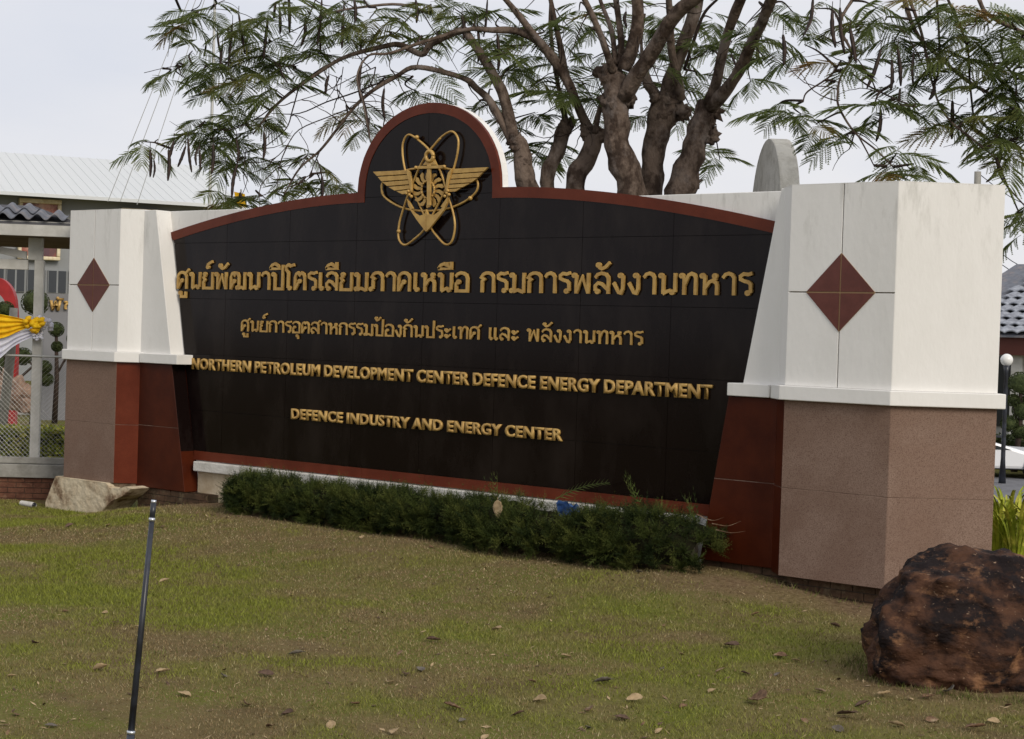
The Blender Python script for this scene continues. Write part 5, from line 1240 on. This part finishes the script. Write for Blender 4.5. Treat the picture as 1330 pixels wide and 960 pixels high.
# driveway and its kerb
c_ = [gpt(1120, 24.5), gpt(1700, 22.5), gpt(1700, 27), gpt(1120, 29)]
MB().prism([Vector((p.x, p.y, -.196)) for p in c_], (0, 0, .02)).build('driveway', road).update_tag(); bpy.data.objects['driveway']['kind'] = 'structure'
# white vehicle nose
vc = gpt(1312, 28); veh = empty('parked_car', vc, 'low white car front partly hidden behind the right pillar', 'car')
V0 = Vector((vc.x, vc.y, -.18)); m = MB()
prof = [(-2.3, .25), (-2.3, .52), (-2.1, .66), (-1.2, .72), (-.55, 1.0), (.9, 1.02), (1.5, .74), (2.15, .66), (2.25, .5), (2.25, .25)]
prof = [(x, z*.62) for x, z in prof]
m.prism([V0-rux*(.9+x)*1+Vector((0, 0, z)) for x, z in prof], ruy*1.6); m.build('body', carw, veh, bevel=.05)
for wx in (-1.4, 1.4):
    c0 = V0-rux*(.9+wx)+Vector((0, 0, .2)); MB().tube([c0-ruy*.03, c0+ruy*.15], .2, 18).build('wheel', darkmetal, veh)
MB().prism([V0-rux*(.9+x)*1-ruy*.006+Vector((0, 0, z)) for x, z in ((-1.0, .46), (-.5, .59), (.85, .6), (1.25, .47))], ruy*.004).build('side_window', glassd, veh)
# yellow green strap leaved plants
def straps(u, d, n, h, label):
    c0 = gpt(u, d); root = empty('strap_leaf_plant', c0, label, 'plant', 'yellow green plants behind the right pillar'); 
    for k in range(n):
        a = random.uniform(0, 6.28); rr_ = random.uniform(.25, .6)*h; b0 = c0+Vector((math.cos(a)*.05, math.sin(a)*.05, 0)); m = MB(); wv = Vector((-math.sin(a), math.cos(a), 0)); hh = h*random.uniform(.65, 1.0)
        for i in range(8):
            t_ = i/7; p = b0+Vector((math.cos(a), math.sin(a), 0))*rr_*t_**1.5+Vector((0, 0, hh*(1.5*t_-.75*t_*t_)/.78)); ww = .016*(math.sin(math.pi*(.12+.86*t_))**.7)
            m.v += [tuple(p-wv*ww), tuple(p+Vector((0, 0, -.006))), tuple(p+wv*ww)]
        for i in range(7):
            for j in (0, 1): m.f.append((3*i+j, 3*i+j+1, 3*i+j+4, 3*i+j+3)); m.mi.append(0)
        m.build('blade', lime, root, sm=True)
straps(1308, 16.6, 34, .72, 'yellow green strap leaved plant touching the right pillar'); straps(1332, 16.3, 34, .78, 'yellow green strap leaved plant cut by the right picture edge'); straps(1318, 17.4, 30, .75, 'yellow green strap leaved plant at the back of the clump by the pillar')
straps(1362, 16.5, 26, .75, 'yellow green strap leaved plant farthest right behind the boulder')
# utility pole and wires
up0 = gpt(1264, 46); ut = at(1270, 223, 46); upo = empty('utility_pole', up0, 'grey utility pole top showing above the right pillar', 'pole')
MB().tube([up0, ut], [.13, .09], 10).build('pole', concrete, upo, sm=True)
q0 = ut-Vector((0, 0, .25))
for k, (u, v) in enumerate(((1420, 262), (1420, 300), (1420, 352), (1420, 362))):
    a_ = at(1272, (226, 262, 305, 320)[k], 46); b_ = at(u, v, 44); P = [a_.lerp(b_, s/10)-Vector((0, 0, .5*math.sin(math.pi*s/10))) for s in range(11)]
    MB().tube(P, .012, 4).build('wire', darkmetal, upo)
print('TRIS', sum(len(o.data.polygons) for o in sc.objects if o.type == 'MESH'), len(sc.objects))
